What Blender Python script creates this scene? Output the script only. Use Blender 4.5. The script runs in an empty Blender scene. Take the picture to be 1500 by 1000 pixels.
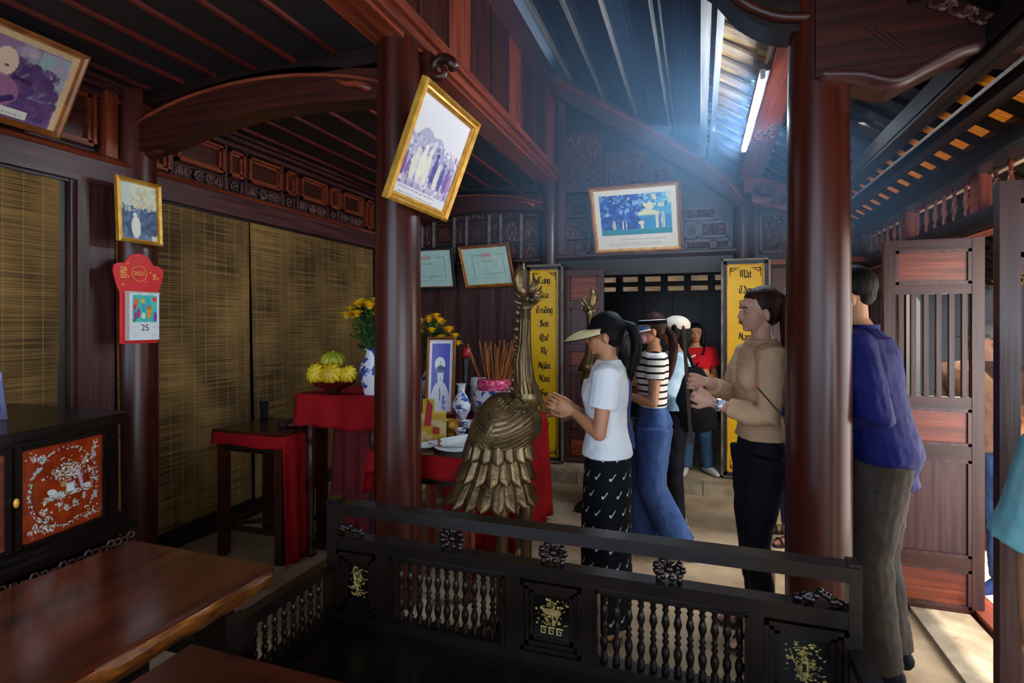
import bpy, bmesh, math, random
import numpy as np
from mathutils import Vector, Matrix, Euler
random.seed(7); RNG = np.random.RandomState(5)
scene = bpy.context.scene
COL = scene.collection
PI = math.pi
# ------------------------------------------------------------ camera, world, light, exposure
TH = math.radians(18.97); ST, CT = math.sin(TH), math.cos(TH)
EYE, F, HZ = 1.5, 800.0, 473.0
cd = bpy.data.cameras.new('camera'); cam = bpy.data.objects.new('camera', cd); COL.objects.link(cam)
cam.location = (0, 0, EYE); cam.rotation_euler = (PI/2, 0, TH)
cd.sensor_width = 36; cd.lens = F/1500*36; cd.shift_y = -(500-HZ)/1500; cd.clip_start = .05
scene.camera = cam
scene.view_settings.view_transform = 'Standard'; scene.view_settings.look = 'None'
scene.view_settings.gamma = 1; scene.view_settings.use_curve_mapping = False
scene.view_settings.exposure = 0.0
scene.cycles.use_denoising = True
scene.cycles.max_bounces = 6; scene.cycles.volume_bounces = 0
scene.cycles.sample_clamp_indirect = 4
scene.cycles.volume_step_rate = 2
w = bpy.data.worlds.new('sky'); scene.world = w; w.use_nodes = True
bgn = w.node_tree.nodes['Background']; bgn.inputs[0].default_value = (.62, .78, 1.0, 1); bgn.inputs[1].default_value = 2.3
def light(name, kind, loc, energy, color, aim=None, size=None, size_y=None, angle=None):
    l = bpy.data.lights.new(name, kind); o = bpy.data.objects.new(name, l); COL.objects.link(o)
    l.energy = energy; l.color = color; o.location = loc
    if aim is not None: o.rotation_euler = (Vector(aim)-Vector(loc)).to_track_quat('-Z', 'Y').to_euler()
    if kind == 'AREA':
        l.shape = 'RECTANGLE'; l.size = size; l.size_y = size_y
    if angle: l.angle = angle
    return o
light('sun', 'SUN', (6, 1, 9), 7.0, (1, .92, .80), aim=(0.0, 3.0, 0), angle=.02)
# daylight from the open courtyard front and the open door bays beside the camera
light('courtyard_daylight', 'AREA', (2.6, -.6, 1.5), 80, (.82, .90, 1.0), aim=(-1.5, 3.0, 1.2), size=2.4, size_y=2.0)
light('front_daylight', 'AREA', (-1.2, -2.6, 2.0), 50, (.72, .84, 1.0), aim=(-1.0, 3.0, 1.6), size=3.5, size_y=2.2)
light('doorway_daylight', 'AREA', (1.75, 2.75, 1.1), 20, (1.0, .86, .70), aim=(.2, 3.1, .8), size=1.1, size_y=1.8)
light('tube_lamp_light', 'AREA', (.265, 3.58, 2.74), 30, (.70, .86, 1.0), aim=(-1.2, 3.58, 2.9), size=1.2, size_y=.05)
light('back_floor_fill', 'AREA', (1.7, 3.98, 1.1), 36, (1.0, .88, .72), aim=(.3, 4.2, .2), size=.9, size_y=1.7)  # added fill to brighten the back floor, set in a bay opened for it
light('tube_lamp_light', 'AREA', (.296, 3.58, 2.70), 14, (.65, .84, 1.0), aim=(.22, 3.58, 1.9), size=.05, size_y=1.2)
# ------------------------------------------------------------ mapping from photograph to the place
def at(px, py, Y):
    """point of the plane y=Y seen at a pixel"""
    u = (px-750)/F; t = Y/(CT+u*ST)
    return Vector(((-ST+u*CT)*t, Y, EYE+(HZ-py)/F*t))
def atx(px, py, X):
    u = (px-750)/F; t = X/(-ST+u*CT)
    return Vector((X, (CT+u*ST)*t, EYE+(HZ-py)/F*t))
def atd(px, py, d):
    u = (px-750)/F
    return Vector(((-ST+u*CT)*d, (CT+u*ST)*d, EYE+(HZ-py)/F*d))
# ------------------------------------------------------------ materials
def lin(c):
    if isinstance(c, str):
        c = [int(c[i:i+2], 16)/255 for i in (0, 2, 4)]
        c = [x/12.92 if x <= .04045 else ((x+.055)/1.055)**2.4 for x in c]
    return (c[0], c[1], c[2], 1)
MATS = {}
def mat(name, c1, c2=None, rough=.5, metal=0, scale=6, stretch=(1, 1, 1), bump=0, bscale=None, coat=0, emit=None, estr=0, contrast=(.35, .65), alpha=None, trans=0, spec=.5, sheen=0):
    m = bpy.data.materials.new(name); m.use_nodes = True; MATS[name] = m
    nt = m.node_tree; b = nt.nodes['Principled BSDF']
    b.inputs['Base Color'].default_value = lin(c1); b.inputs['Roughness'].default_value = rough
    b.inputs['Metallic'].default_value = metal; b.inputs['Coat Weight'].default_value = coat
    b.inputs['Coat Roughness'].default_value = .15
    b.inputs['Specular IOR Level'].default_value = spec
    b.inputs['Transmission Weight'].default_value = trans
    if sheen: b.inputs['Sheen Weight'].default_value = sheen
    if emit: b.inputs['Emission Color'].default_value = lin(emit); b.inputs['Emission Strength'].default_value = estr
    tc = nt.nodes.new('ShaderNodeTexCoord'); mp = nt.nodes.new('ShaderNodeMapping')
    mp.inputs['Scale'].default_value = stretch; nt.links.new(tc.outputs['Object'], mp.inputs[0])
    if c2 or bump:
        n = nt.nodes.new('ShaderNodeTexNoise'); n.inputs['Scale'].default_value = scale; n.inputs['Detail'].default_value = 6
        oi = nt.nodes.new('ShaderNodeObjectInfo'); add = nt.nodes.new('ShaderNodeVectorMath'); add.operation = 'ADD'
        mul = nt.nodes.new('ShaderNodeMath'); mul.operation = 'MULTIPLY'; mul.inputs[1].default_value = 37
        nt.links.new(oi.outputs['Random'], mul.inputs[0]); nt.links.new(mp.outputs[0], add.inputs[0]); nt.links.new(mul.outputs[0], add.inputs[1])
        nt.links.new(add.outputs[0], n.inputs['Vector'])
        if c2:
            r = nt.nodes.new('ShaderNodeValToRGB'); r.color_ramp.elements[0].color = lin(c1); r.color_ramp.elements[1].color = lin(c2)
            r.color_ramp.elements[0].position, r.color_ramp.elements[1].position = contrast
            nt.links.new(n.outputs['Fac'], r.inputs[0]); nt.links.new(r.outputs[0], b.inputs['Base Color'])
        if bump:
            n2 = n
            if bscale:
                n2 = nt.nodes.new('ShaderNodeTexNoise'); n2.inputs['Scale'].default_value = bscale; n2.inputs['Detail'].default_value = 4
                nt.links.new(add.outputs[0], n2.inputs['Vector'])
            bp = nt.nodes.new('ShaderNodeBump'); bp.inputs['Strength'].default_value = bump; bp.inputs['Distance'].default_value = .01
            nt.links.new(n2.outputs['Fac'], bp.inputs['Height']); nt.links.new(bp.outputs[0], b.inputs['Normal'])
    return m
def nodes_of(m): return m.node_tree.nodes, m.node_tree.links, m.node_tree.nodes['Principled BSDF']
class E:
    """tiny expression language over math nodes"""
    def __init__(s, nt, sock): s.nt, s.s = nt, sock
    def op(s, o, b=None, c=None):
        n = s.nt.nodes.new('ShaderNodeMath'); n.operation = o
        for i, v in enumerate((s, b, c)):
            if v is None: continue
            if isinstance(v, E): s.nt.links.new(v.s, n.inputs[i])
            else: n.inputs[i].default_value = v
        return E(s.nt, n.outputs[0])
    def __add__(s, b): return s.op('ADD', b)
    def __sub__(s, b): return s.op('SUBTRACT', b)
    def __mul__(s, b): return s.op('MULTIPLY', b)
    def fr(s): return s.op('FRACT')
    def fl(s): return s.op('FLOOR')
    def ab(s): return s.op('ABSOLUTE')
    def lt(s, b): return s.op('LESS_THAN', b)
    def gt(s, b): return s.op('GREATER_THAN', b)
    def mx(s, b): return s.op('MAXIMUM', b)
    def sin(s): return s.op('SINE')
def coords(m, kind='Object'):
    nt = m.node_tree; tc = nt.nodes.new('ShaderNodeTexCoord'); sp = nt.nodes.new('ShaderNodeSeparateXYZ')
    nt.links.new(tc.outputs[kind], sp.inputs[0]); return [E(nt, sp.outputs[i]) for i in range(3)]
def mixcol(m, fac, ca, cb, to=None):
    nt = m.node_tree; mx = nt.nodes.new('ShaderNodeMix'); mx.data_type = 'RGBA'
    nt.links.new(fac.s, mx.inputs[0])
    for i, c in ((6, ca), (7, cb)):
        if isinstance(c, (str, tuple)): mx.inputs[i].default_value = lin(c)
        else: nt.links.new(c, mx.inputs[i])
    nt.links.new(mx.outputs[2], to or nt.nodes['Principled BSDF'].inputs['Base Color']); return mx.outputs[2]

V, Hh = (14, 14, .7), (.7, 14, 14)
for ax, st in (('x', (.6, 12, 12)), ('y', (12, .6, 12)), ('z', (12, 12, .6))):
    mat('wood_'+ax, '280f0a', '451a0f', rough=.38, scale=3, stretch=st, bump=.15, spec=.5)
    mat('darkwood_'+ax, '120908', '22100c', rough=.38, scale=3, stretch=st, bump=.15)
    mat('redwood_'+ax, '5a2416', '8a3e26', rough=.33, scale=3, stretch=st, bump=.1)
    mat('plum_'+ax, '341a1e', '56302f', rough=.35, scale=3, stretch=st, bump=.12)
mat('column', '2c0f09', '4e1c11', rough=.3, scale=2.2, stretch=(9, 9, .35), bump=.04, coat=.05, spec=.4)
mat('carved', '38211f', '6a443e', rough=.5, scale=20, bump=.2)
mat('lacquer', '0c0807', '1a0f0b', rough=.28, scale=8, bump=.05, coat=.1, spec=.35)
mat('slab', '3a150a', '6d2e14', rough=.2, scale=2.5, stretch=(7, .5, 7), bump=.03, coat=.4)
mat('amber_edge', '5a2808', 'b0641c', rough=.35, scale=9, stretch=(3, 1, 3), bump=.5)
mat('tabletop', '2a1009', '4a1e10', rough=.25, scale=2.5, stretch=(.6, 6, 6), bump=.03, coat=.3)
mat('ceiling_board', '15171c', '261d20', rough=.6, scale=3, stretch=(9, .6, 9), bump=.1)
mat('ceiling_strip', '481512', '64221a', rough=.45, scale=3, stretch=(9, .6, 9))
mat('roof_board', '182a46', '263e60', rough=.55, scale=3, stretch=(9, .6, 9), bump=.1)  # blue of the lamplit smoke put into the board colour
mat('purlin_grey', '4a4a50', '807a74', rough=.5, scale=3, stretch=(9, .4, 9), bump=.2)
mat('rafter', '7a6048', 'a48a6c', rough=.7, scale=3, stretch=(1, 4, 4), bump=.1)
mat('shaded_tile', '1c140e', '3a2a1a', rough=.9, scale=5, bump=.3)  # darker copy of the tile: shade away from the lamp put into its colour
mat('lath', '9a8468', 'c4b090', rough=.7)
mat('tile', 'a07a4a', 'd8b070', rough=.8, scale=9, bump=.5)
mat('earth_floor', '98826a', 'c8b090', rough=.85, scale=3.2, bump=.9, bscale=14, contrast=(.3, .7))
mat('stone', '8a7a64', 'b0a288', rough=.8, scale=6, bump=.8, bscale=20)
mat('red_cloth', '86080e', '9e0d14', rough=.8, scale=5, bump=.5, bscale=9, spec=.2)
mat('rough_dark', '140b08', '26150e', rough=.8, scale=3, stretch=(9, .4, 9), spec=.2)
mat('deep_red_cloth', '5e0a14', '7a0f1a', rough=.8, scale=5, bump=.4)
mat('bronze', '4a3822', '7c6440', rough=.28, metal=.6, scale=9, bump=.35, bscale=30)
mat('dark_bronze', '241a10', '46341c', rough=.35, metal=.7, scale=9, bump=.35, bscale=30)
mat('gold_frame', 'b07a20', 'd8a440', rough=.35, metal=.35, scale=14, bump=.3)
mat('brown_frame', '6e3a18', 'a06028', rough=.35, scale=8, bump=.2)
mat('grey_frame', '5a5048', '8a7c68', rough=.4, metal=.2, scale=8)
mat('dark_frame', '181c22', '262a30', rough=.4, scale=8)
mat('yellow_board', 'd8a400', 'e8b608', rough=.35, scale=3)
mat('ink', '1c1408', rough=.6)
mat('cal_red', 'd8141e', 'e01c26', rough=.4, scale=4)
mat('paper', 'e8e8e4', rough=.7); mat('paper_edge', 'c8c4b8', rough=.8)
mat('gilt', 'e8b040', rough=.4, metal=.3)
mat('porcelain', 'e6eaf0', '2a4aa0', rough=.15, scale=22, contrast=(.52, .56), coat=.4)
mat('white_china', 'dfe2e4', 'b8c0cc', rough=.2, scale=12, contrast=(.55, .6))
mat('wood_bowl', '3a0e0c', '5a1812', rough=.25, scale=6)
mat('fruit', 'c8a010', 'e8c828', rough=.45, scale=8, bump=.2)
mat('green_fruit', '8e9a20', 'b8b030', rough=.45, scale=8, bump=.2)
mat('petal', 'e8b400', 'ffd820', rough=.6, scale=20)
mat('leaf', '14421c', '2e6e2a', rough=.5, scale=15)
mat('candle_red', '8a0f14', 'c02020', rough=.4, scale=30)
mat('pink_wrap', 'c02058', 'e87890', rough=.3, scale=40, contrast=(.45, .6))
mat('incense', '8a4a1c', 'b06a28', rough=.7, scale=20)
mat('incense_dark', '3a2414', rough=.7); mat('ember', 'b02818', rough=.6)
mat('yellow_box', 'e8b410', 'f0e0a0', rough=.35, scale=16, contrast=(.5, .6))
mat('red_print', 'c81a1a', rough=.4)
mat('tube_glow', 'ffffff', rough=.3, emit='e4f0ff', estr=30)
mat('lamp_white', 'd0d4d8', rough=.4)
mat('skin', 'a8704e', 'b8805c', rough=.5, scale=6); mat('skin_pale', 'b88a70', 'c69680', rough=.5, scale=6)
mat('hair', '060506', '0e0b0c', rough=.55, scale=3, stretch=(30, 30, 2), bump=.4); mat('hair_brown', '140806', '3c160c', rough=.5, scale=3, stretch=(30, 30, 1.5), bump=.4)
mat('lips', '8a3a34', rough=.4); mat('eye', '0c0a0a', rough=.2); mat('eye_white', 'b0a8a4', rough=.3); mat('eyebrow', '120c0a', rough=.8)
mat('white_shirt', 'd8dade', 'e6e8ea', rough=.8, scale=4, bump=.5, bscale=6)
mat('light_blue', '9ac0d8', 'c8dcec', rough=.8, scale=5, bump=.5, bscale=7)
mat('teal', '5aa0b0', '86bcc4', rough=.8, scale=5, bump=.6, bscale=9)
mat('beige', 'b4906e', 'c8a482', rough=.7, scale=5, bump=.6, bscale=7)
mat('navy_shirt', '0e1250', '151b62', rough=.65, scale=4, bump=.5, bscale=6)
mat('navy_dark', '16264e', rough=.8); mat('red_shirt', 'b81420', 'cc1c28', rough=.8, scale=5, bump=.4)
mat('black_trousers', '0c0e16', '14161e', rough=.75, scale=5, bump=.3)
mat('grey_trousers', '2c2826', '443c34', rough=.7, scale=3, bump=.6, bscale=5)
mat('jeans', '23374e', '3c5876', rough=.8, scale=5, bump=.4); mat('denim_blue', '2c4272', '466090', rough=.8, scale=4, stretch=(3, 3, 1), bump=.6, bscale=6)
mat('purple_trousers', '28265e', '343078', rough=.8, scale=4)
mat('shoe_white', 'c8c8c4', rough=.6); mat('sandal', '22140e', rough=.6); mat('shoe_green', '108a5c', rough=.5)
mat('brown_shirt', '5a4438', '6a5040', rough=.8, scale=5); mat('black_fabric', '08090c', '101218', rough=.85, scale=6, bump=.3)
mat('visor_cream', 'd8c48c', 'e2d09c', rough=.6, scale=8); mat('visor_dark', '1c2a44', rough=.5); mat('mask_pink', 'c890a8', rough=.8)
mat('cap_cream', 'd8ccb8', rough=.8); mat('cap_grey', '6a6462', rough=.8); mat('watch', 'c8ccd0', rough=.2, metal=.8)
mat('outside_paving', 'b0a898', 'c8c0b0', rough=.85, scale=2, bump=.2)
mat('thatch', 'b88a3c', 'f0d080', rough=.8, scale=5, stretch=(4, 1, 14), bump=.8)
mat('outside_wall', '9a8468', 'b8a080', rough=.9, scale=3)
mat('metal_green', '3a6a4a', rough=.5)
# woven bamboo blind: fine slats (z) with colour drift, thin vertical strings
m = mat('bamboo_blind', '4a3618', '6e5428', rough=.75)
nd, lk, b = nodes_of(m); x, y, z = coords(m)
n1 = nd.new('ShaderNodeTexNoise'); n1.inputs['Scale'].default_value = 1.0; n1.inputs['Detail'].default_value = 5
tc = nd.new('ShaderNodeTexCoord'); mp = nd.new('ShaderNodeMapping'); mp.inputs['Scale'].default_value = (2.2, 2.2, 130); lk.new(tc.outputs['Object'], mp.inputs[0]); lk.new(mp.outputs[0], n1.inputs['Vector'])
n2 = nd.new('ShaderNodeTexNoise'); n2.inputs['Scale'].default_value = 1.0; n2.inputs['Detail'].default_value = 3
mp2 = nd.new('ShaderNodeMapping'); mp2.inputs['Scale'].default_value = (2.5, 2.5, 1.6); lk.new(tc.outputs['Object'], mp2.inputs[0]); lk.new(mp2.outputs[0], n2.inputs['Vector'])
fac = E(m.node_tree, n1.outputs['Fac'])*.6 + E(m.node_tree, n2.outputs['Fac'])*.5
rp = nd.new('ShaderNodeValToRGB'); lk.new(fac.s, rp.inputs[0])
rp.color_ramp.elements[0].position = .44; rp.color_ramp.elements[0].color = lin('42301c'); rp.color_ramp.elements[1].position = .70; rp.color_ramp.elements[1].color = lin('927040')
string = ((y*11.0+.3).fr()-.5).ab().lt(.03)
mixcol(m, string*.4, rp.outputs[0], 'a8894f')
bp = nd.new('ShaderNodeBump'); bp.inputs['Strength'].default_value = .5; bp.inputs['Distance'].default_value = .004; lk.new(n1.outputs['Fac'], bp.inputs['Height']); lk.new(bp.outputs[0], b.inputs['Normal'])
# striped knit top
m = mat('striped_top', 'e4e0d8', rough=.8); x, y, z = coords(m)
mixcol(m, (z*23.5+.2).fr().lt(.33), 'e4e0d8', '15161c')
# skirt with small white marks
m = mat('mark_skirt', '0c1016', rough=.8); x, y, z = coords(m)
nt = m.node_tree; ang = y.op('ARCTAN2', x)
row = (z*12.0).fl(); u = (ang*2.3+row*.5).fr()-.5; v = (z*12.0).fr()-.5
slash = ((u*.9-v*.75-.02).ab().lt(.032))*(v.ab().lt(.2)); dot = (((u+.16)*(u+.16)+(v+.10)*(v+.10)*1.3).lt(.006))
mixcol(m, slash.mx(dot)*.8, '0c1016', 'c8ccd4')
# coloured panel material (colour attribute painted per cell)
m = mat('painted', 'ffffff', rough=.3, coat=.25); nd, lk, b = nodes_of(m)
a = nd.new('ShaderNodeAttribute'); a.attribute_name = 'paint'; lk.new(a.outputs['Color'], b.inputs['Base Color'])
m = mat('inlay', 'ffffff', rough=.18, coat=.5); nd, lk, b = nodes_of(m)
a = nd.new('ShaderNodeAttribute'); a.attribute_name = 'paint'; lk.new(a.outputs['Color'], b.inputs['Base Color'])
m = mat('translucent_tile', 'c08a40', rough=.6); nd, lk, b = nodes_of(m)  # translucent tile row added to make the lit squares near the eave
tb = nd.new('ShaderNodeBsdfTranslucent'); tb.inputs[0].default_value = lin('c89850'); mxs = nd.new('ShaderNodeMixShader'); mxs.inputs[0].default_value = .5
lk.new(b.outputs[0], mxs.inputs[1]); lk.new(tb.outputs[0], mxs.inputs[2]); lk.new(mxs.outputs[0], nd['Material Output'].inputs[0])
# smoke
m = bpy.data.materials.new('incense_smoke'); m.use_nodes = True; MATS['smoke'] = m; nt = m.node_tree; nt.nodes.clear()
out = nt.nodes.new('ShaderNodeOutputMaterial'); vs = nt.nodes.new('ShaderNodeVolumeScatter')
vs.inputs['Color'].default_value = (.35, .62, 1, 1); vs.inputs['Density'].default_value = .09; vs.inputs['Anisotropy'].default_value = .2
nt.links.new(vs.outputs[0], out.inputs['Volume'])
for n_ in ('hair', 'hair_brown', 'white_shirt', 'light_blue', 'teal', 'beige', 'navy_shirt', 'navy_dark', 'red_shirt', 'black_trousers', 'grey_trousers', 'jeans', 'denim_blue', 'purple_trousers', 'striped_top', 'mark_skirt', 'black_fabric', 'brown_shirt', 'earth_floor', 'bamboo_blind'):
    MATS[n_].node_tree.nodes['Principled BSDF'].inputs['Specular IOR Level'].default_value = .15
# ------------------------------------------------------------ mesh building
ORG = {}
class MB:
    def __init__(s): s.v, s.f, s.M = [], [], None
    def add(s, vs, fs):
        o = len(s.v)
        if s.M is not None: vs = [s.M @ Vector(p) for p in vs]
        s.v += [tuple(p) for p in vs]; s.f += [tuple(i+o for i in q) for q in fs]; return s
    def box(s, a, b, taper=1.0):
        x0, y0, z0 = a; x1, y1, z1 = b
        if x0 > x1: x0, x1 = x1, x0
        if y0 > y1: y0, y1 = y1, y0
        if z0 > z1: z0, z1 = z1, z0
        return s.add([(x0,y0,z0),(x1,y0,z0),(x1,y1,z0),(x0,y1,z0),(x0,y0,z1),(x1,y0,z1),(x1,y1,z1),(x0,y1,z1)],
            [(0,3,2,1),(4,5,6,7),(0,1,5,4),(1,2,6,5),(2,3,7,6),(3,0,4,7)])
    def obox(s, p, ex, ey, ez):
        p, ex, ey, ez = map(Vector, (p, ex, ey, ez))
        c = [p, p+ex, p+ex+ey, p+ey]; 
        fs = [(0,3,2,1),(4,5,6,7),(0,1,5,4),(1,2,6,5),(2,3,7,6),(3,0,4,7)]
        if ex.cross(ey).dot(ez) < 0: fs = [q[::-1] for q in fs]
        return s.add(c+[q+ez for q in c], fs)
    def beam(s, p, q, w, h, up=(0, 0, 1)):
        p, q, up = Vector(p), Vector(q), Vector(up); d = (q-p); sd = d.cross(up).normalized(); u = sd.cross(d).normalized()
        return s.obox(p-sd*w/2-u*h/2, d, sd*w, u*h)
    def rings(s, rs, caps=True, closed=False):
        n = len(rs[0]); vs = [p for r in rs for p in r]; fs = []
        m = len(rs)
        for i in range(m-1 if not closed else m):
            for j in range(n):
                a, b_ = i*n+j, i*n+(j+1) % n; c, d = ((i+1) % m)*n+(j+1) % n, ((i+1) % m)*n+j
                fs.append((a, b_, c, d))
        if caps and not closed: fs += [tuple(range(n))[::-1], tuple((m-1)*n+j for j in range(n))]
        return s.add(vs, fs)
    def tube(s, pts, rad, n=10, squash=1.0, up=None, round_ends=False):
        pts = [Vector(p) for p in pts]; k = len(pts)
        if not hasattr(rad, '__len__'): rad = [rad]*k
        rad = list(rad)
        if round_ends:
            d0 = (pts[0]-pts[1]).normalized(); d1 = (pts[-1]-pts[-2]).normalized(); r0, r1 = rad[0], rad[-1]
            pts = [pts[0]+d0*r0*.95, pts[0]+d0*r0*.65] + pts + [pts[-1]+d1*r1*.65, pts[-1]+d1*r1*.95]
            rad = [r0*.3, r0*.76]+rad+[r1*.76, r1*.3]
        rs = []; prev = None
        for i, p in enumerate(pts):
            d = (pts[min(i+1, len(pts)-1)]-pts[max(i-1, 0)]).normalized()
            if prev is None:
                ref = Vector(up) if up else (Vector((0, 0, 1)) if abs(d.z) < .9 else Vector((1, 0, 0)))
                a = (ref-d*ref.dot(d)).normalized()
            else: a = (prev-d*prev.dot(d)).normalized()
            prev = a; b_ = d.cross(a)
            rs.append([p+(a*math.cos(t)*squash+b_*math.sin(t))*rad[i] for t in [2*PI*j/n for j in range(n)]])
        return s.rings(rs)
    def lathe(s, prof, c=(0, 0, 0), n=20, caps=True):
        return s.rings([[(c[0]+r*math.cos(2*PI*j/n), c[1]+r*math.sin(2*PI*j/n), c[2]+z) for j in range(n)] for r, z in prof], caps)
    def ell(s, c, r, n=14, m=9, rot=None):
        c = Vector(c); rs = []
        for i in range(m+1):
            ph = -PI/2+PI*(i+.02)/(m+.04) if i in (0, m) else -PI/2+PI*i/m
            ring = [Vector((r[0]*math.cos(ph)*math.cos(2*PI*j/n), r[1]*math.cos(ph)*math.sin(2*PI*j/n), r[2]*math.sin(ph))) for j in range(n)]
            if rot: ring = [rot @ q for q in ring]
            rs.append([c+q for q in ring])
        return s.rings(rs)
    def prism(s, poly, ex, ey, ez, o=(0, 0, 0)):
        """2D polygon (counter-clockwise in ex,ey) pushed along ez (a vector)"""
        o, ex, ey, ez = map(Vector, (o, ex, ey, ez)); n = len(poly)
        a = [o+ex*p+ey*q for p, q in poly]
        fs = [tuple(range(n))[::-1], tuple(range(n, 2*n))]+[(i, (i+1) % n, n+(i+1) % n, n+i) for i in range(n)]
        if ex.cross(ey).dot(ez) < 0: fs = [q[::-1] for q in fs]
        return s.add(a+[q+ez for q in a], fs)
    def grid(s, fn, nu, nv):
        vs = [fn(i/nu, j/nv) for j in range(nv+1) for i in range(nu+1)]
        return s.add(vs, [(j*(nu+1)+i, j*(nu+1)+i+1, (j+1)*(nu+1)+i+1, (j+1)*(nu+1)+i) for j in range(nv) for i in range(nu)])
    def sheet(s, fn, nu, nv, th):
        """thin closed sheet following fn, thickness vector th"""
        th = Vector(th); W = nu+1; vs = [Vector(fn(i/nu, j/nv)) for j in range(nv+1) for i in range(nu+1)]; K = len(vs)
        fs = [(j*W+i, j*W+i+1, (j+1)*W+i+1, (j+1)*W+i) for j in range(nv) for i in range(nu)]
        fs += [tuple(K+q for q in f_[::-1]) for f_ in fs]
        edge = [i for i in range(W)]+[j*W+nu for j in range(1, nv+1)]+[nv*W+i for i in range(nu-1, -1, -1)]+[j*W for j in range(nv-1, 0, -1)]
        for a, b_ in zip(edge, edge[1:]+edge[:1]): fs.append((b_, a, K+a, K+b_))
        return s.add(vs+[q+th for q in vs], fs)
    def build(s, name, material=None, parent=None, smooth=False, local=False, fix=False, sharp=None):
        if not s.v: s.v = [(0, 0, 0)]
        A = np.array(s.v); c = Vector((0, 0, 0)) if local else Vector(((A.min(0)+A.max(0))/2).tolist())
        me = bpy.data.meshes.new(name); me.from_pydata((A-np.array(c)).tolist(), [], s.f)
        if fix or smooth:
            bm = bmesh.new(); bm.from_mesh(me); bmesh.ops.recalc_face_normals(bm, faces=bm.faces); bm.to_mesh(me); bm.free()
        o = bpy.data.objects.new(name, me); COL.objects.link(o)
        if material: me.materials.append(MATS[material] if isinstance(material, str) else material)
        if smooth:
            me.shade_smooth() if sharp is None else None
            if sharp is not None:
                me.shade_smooth()
                try: me.set_sharp_from_angle(angle=math.radians(sharp))
                except Exception: pass
        ORG[o.name] = c
        if parent is not None:
            o.parent = parent; o.location = c if local else c-ORG[parent.name]
        else: o.location = c
        return o
def thing(name, label, cat, loc=(0, 0, 0), group=None, kind=None):
    o = bpy.data.objects.new(name, None); COL.objects.link(o); o.location = loc; o.empty_display_size = .1
    ORG[o.name] = Vector(loc); return tag(o, label, cat, group, kind)
def tag(o, label=None, cat=None, group=None, kind=None):
    if label: o['label'] = label
    if cat: o['category'] = cat
    if group: o['group'] = group
    if kind: o['kind'] = kind
    return o
def kids(o): return [c for c in COL.objects if c.parent == o]
def copy_tree(o, kmap, parent=None):
    c = o.copy(); COL.objects.link(c); ORG[c.name] = ORG[o.name].copy()
    if parent is not None: c.parent = parent
    for ch in kmap.get(o.name, []): copy_tree(ch, kmap, c)
    return c
# painted canvases
class Cv:
    def __init__(s, w, h, bg): s.w, s.h = w, h; s.a = np.zeros((h, w, 3)); s.a[:] = lin(bg)[:3]; s.Y, s.X = np.mgrid[0:h, 0:w]; s.X = (s.X+.5)/w; s.Y = (s.Y+.5)/h
    def put(s, m, c, k=1.0): s.a[m] = s.a[m]*(1-k)+np.array(lin(c)[:3])*k; return s
    def rect(s, x0, y0, x1, y1, c, k=1.0): return s.put((s.X > x0) & (s.X < x1) & (s.Y > y0) & (s.Y < y1), c, k)
    def ell(s, cx, cy, rx, ry, c, k=1.0, ang=0):
        dx, dy = s.X-cx, s.Y-cy; ca, sa = math.cos(ang), math.sin(ang); asp = s.h/s.w
        dy = dy*asp; X, Y = dx*ca+dy*sa, -dx*sa+dy*ca
        return s.put((X/rx)**2+(Y/(ry*asp))**2 < 1, c, k)
    def ring(s, cx, cy, rx, ry, wd, c):
        q = np.sqrt(((s.X-cx)/rx)**2+((s.Y-cy)/ry)**2); return s.put(abs(q-1) < wd, c)
    def line(s, x0, y0, x1, y1, wd, c, k=1.0):
        dx, dy = x1-x0, y1-y0; L = dx*dx+dy*dy+1e-9; t = np.clip(((s.X-x0)*dx+(s.Y-y0)*dy)/L, 0, 1)
        return s.put(np.hypot(s.X-x0-t*dx, (s.Y-y0-t*dy)*s.h/s.w) < wd, c, k)
    def noise(s, x0, y0, x1, y1, n, cols, rr=(.008, .03), seed=1, k=.8, tall=1.0):
        r = random.Random(seed)
        for _ in range(n): s.ell(r.uniform(x0, x1), r.uniform(y0, y1), r.uniform(*rr), r.uniform(*rr)*tall, r.choice(cols), k, r.uniform(0, 3))
        return s
    def caption(s, x0, y0, x1, rows, c, dy=.03, seed=3, th=.006):
        r = random.Random(seed)
        for i in range(rows):
            x = x0
            while x < x1:
                l = r.uniform(.01, .035); s.rect(x, y0+i*dy, min(x+l, x1), y0+i*dy+th, c, .8); x += l+.012
        return s
def painted(cv, origin, ex, ey, name='picture', parent=None, material='painted', off=None):
    """grid of cells, row 0 of the canvas at the top; origin lower-left, ex along width, ey along height"""
    o, ex, ey = Vector(origin), Vector(ex), Vector(ey); h, w_ = cv.h, cv.w
    def fn(u, v):
        p = o+ex*u+ey*v
        return p+off(u, v) if off else p
    mb = MB(); mb.grid(fn, w_, h); ob = mb.build(name, material, parent)
    me = ob.data; at_ = me.color_attributes.new('paint', 'FLOAT_COLOR', 'CORNER')
    cells = cv.a[::-1].reshape(-1, 3); col = np.ones((len(cells), 4, 4)); col[:, :, :3] = cells[:, None, :]
    at_.data.foreach_set('color', col.ravel()); return ob
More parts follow.
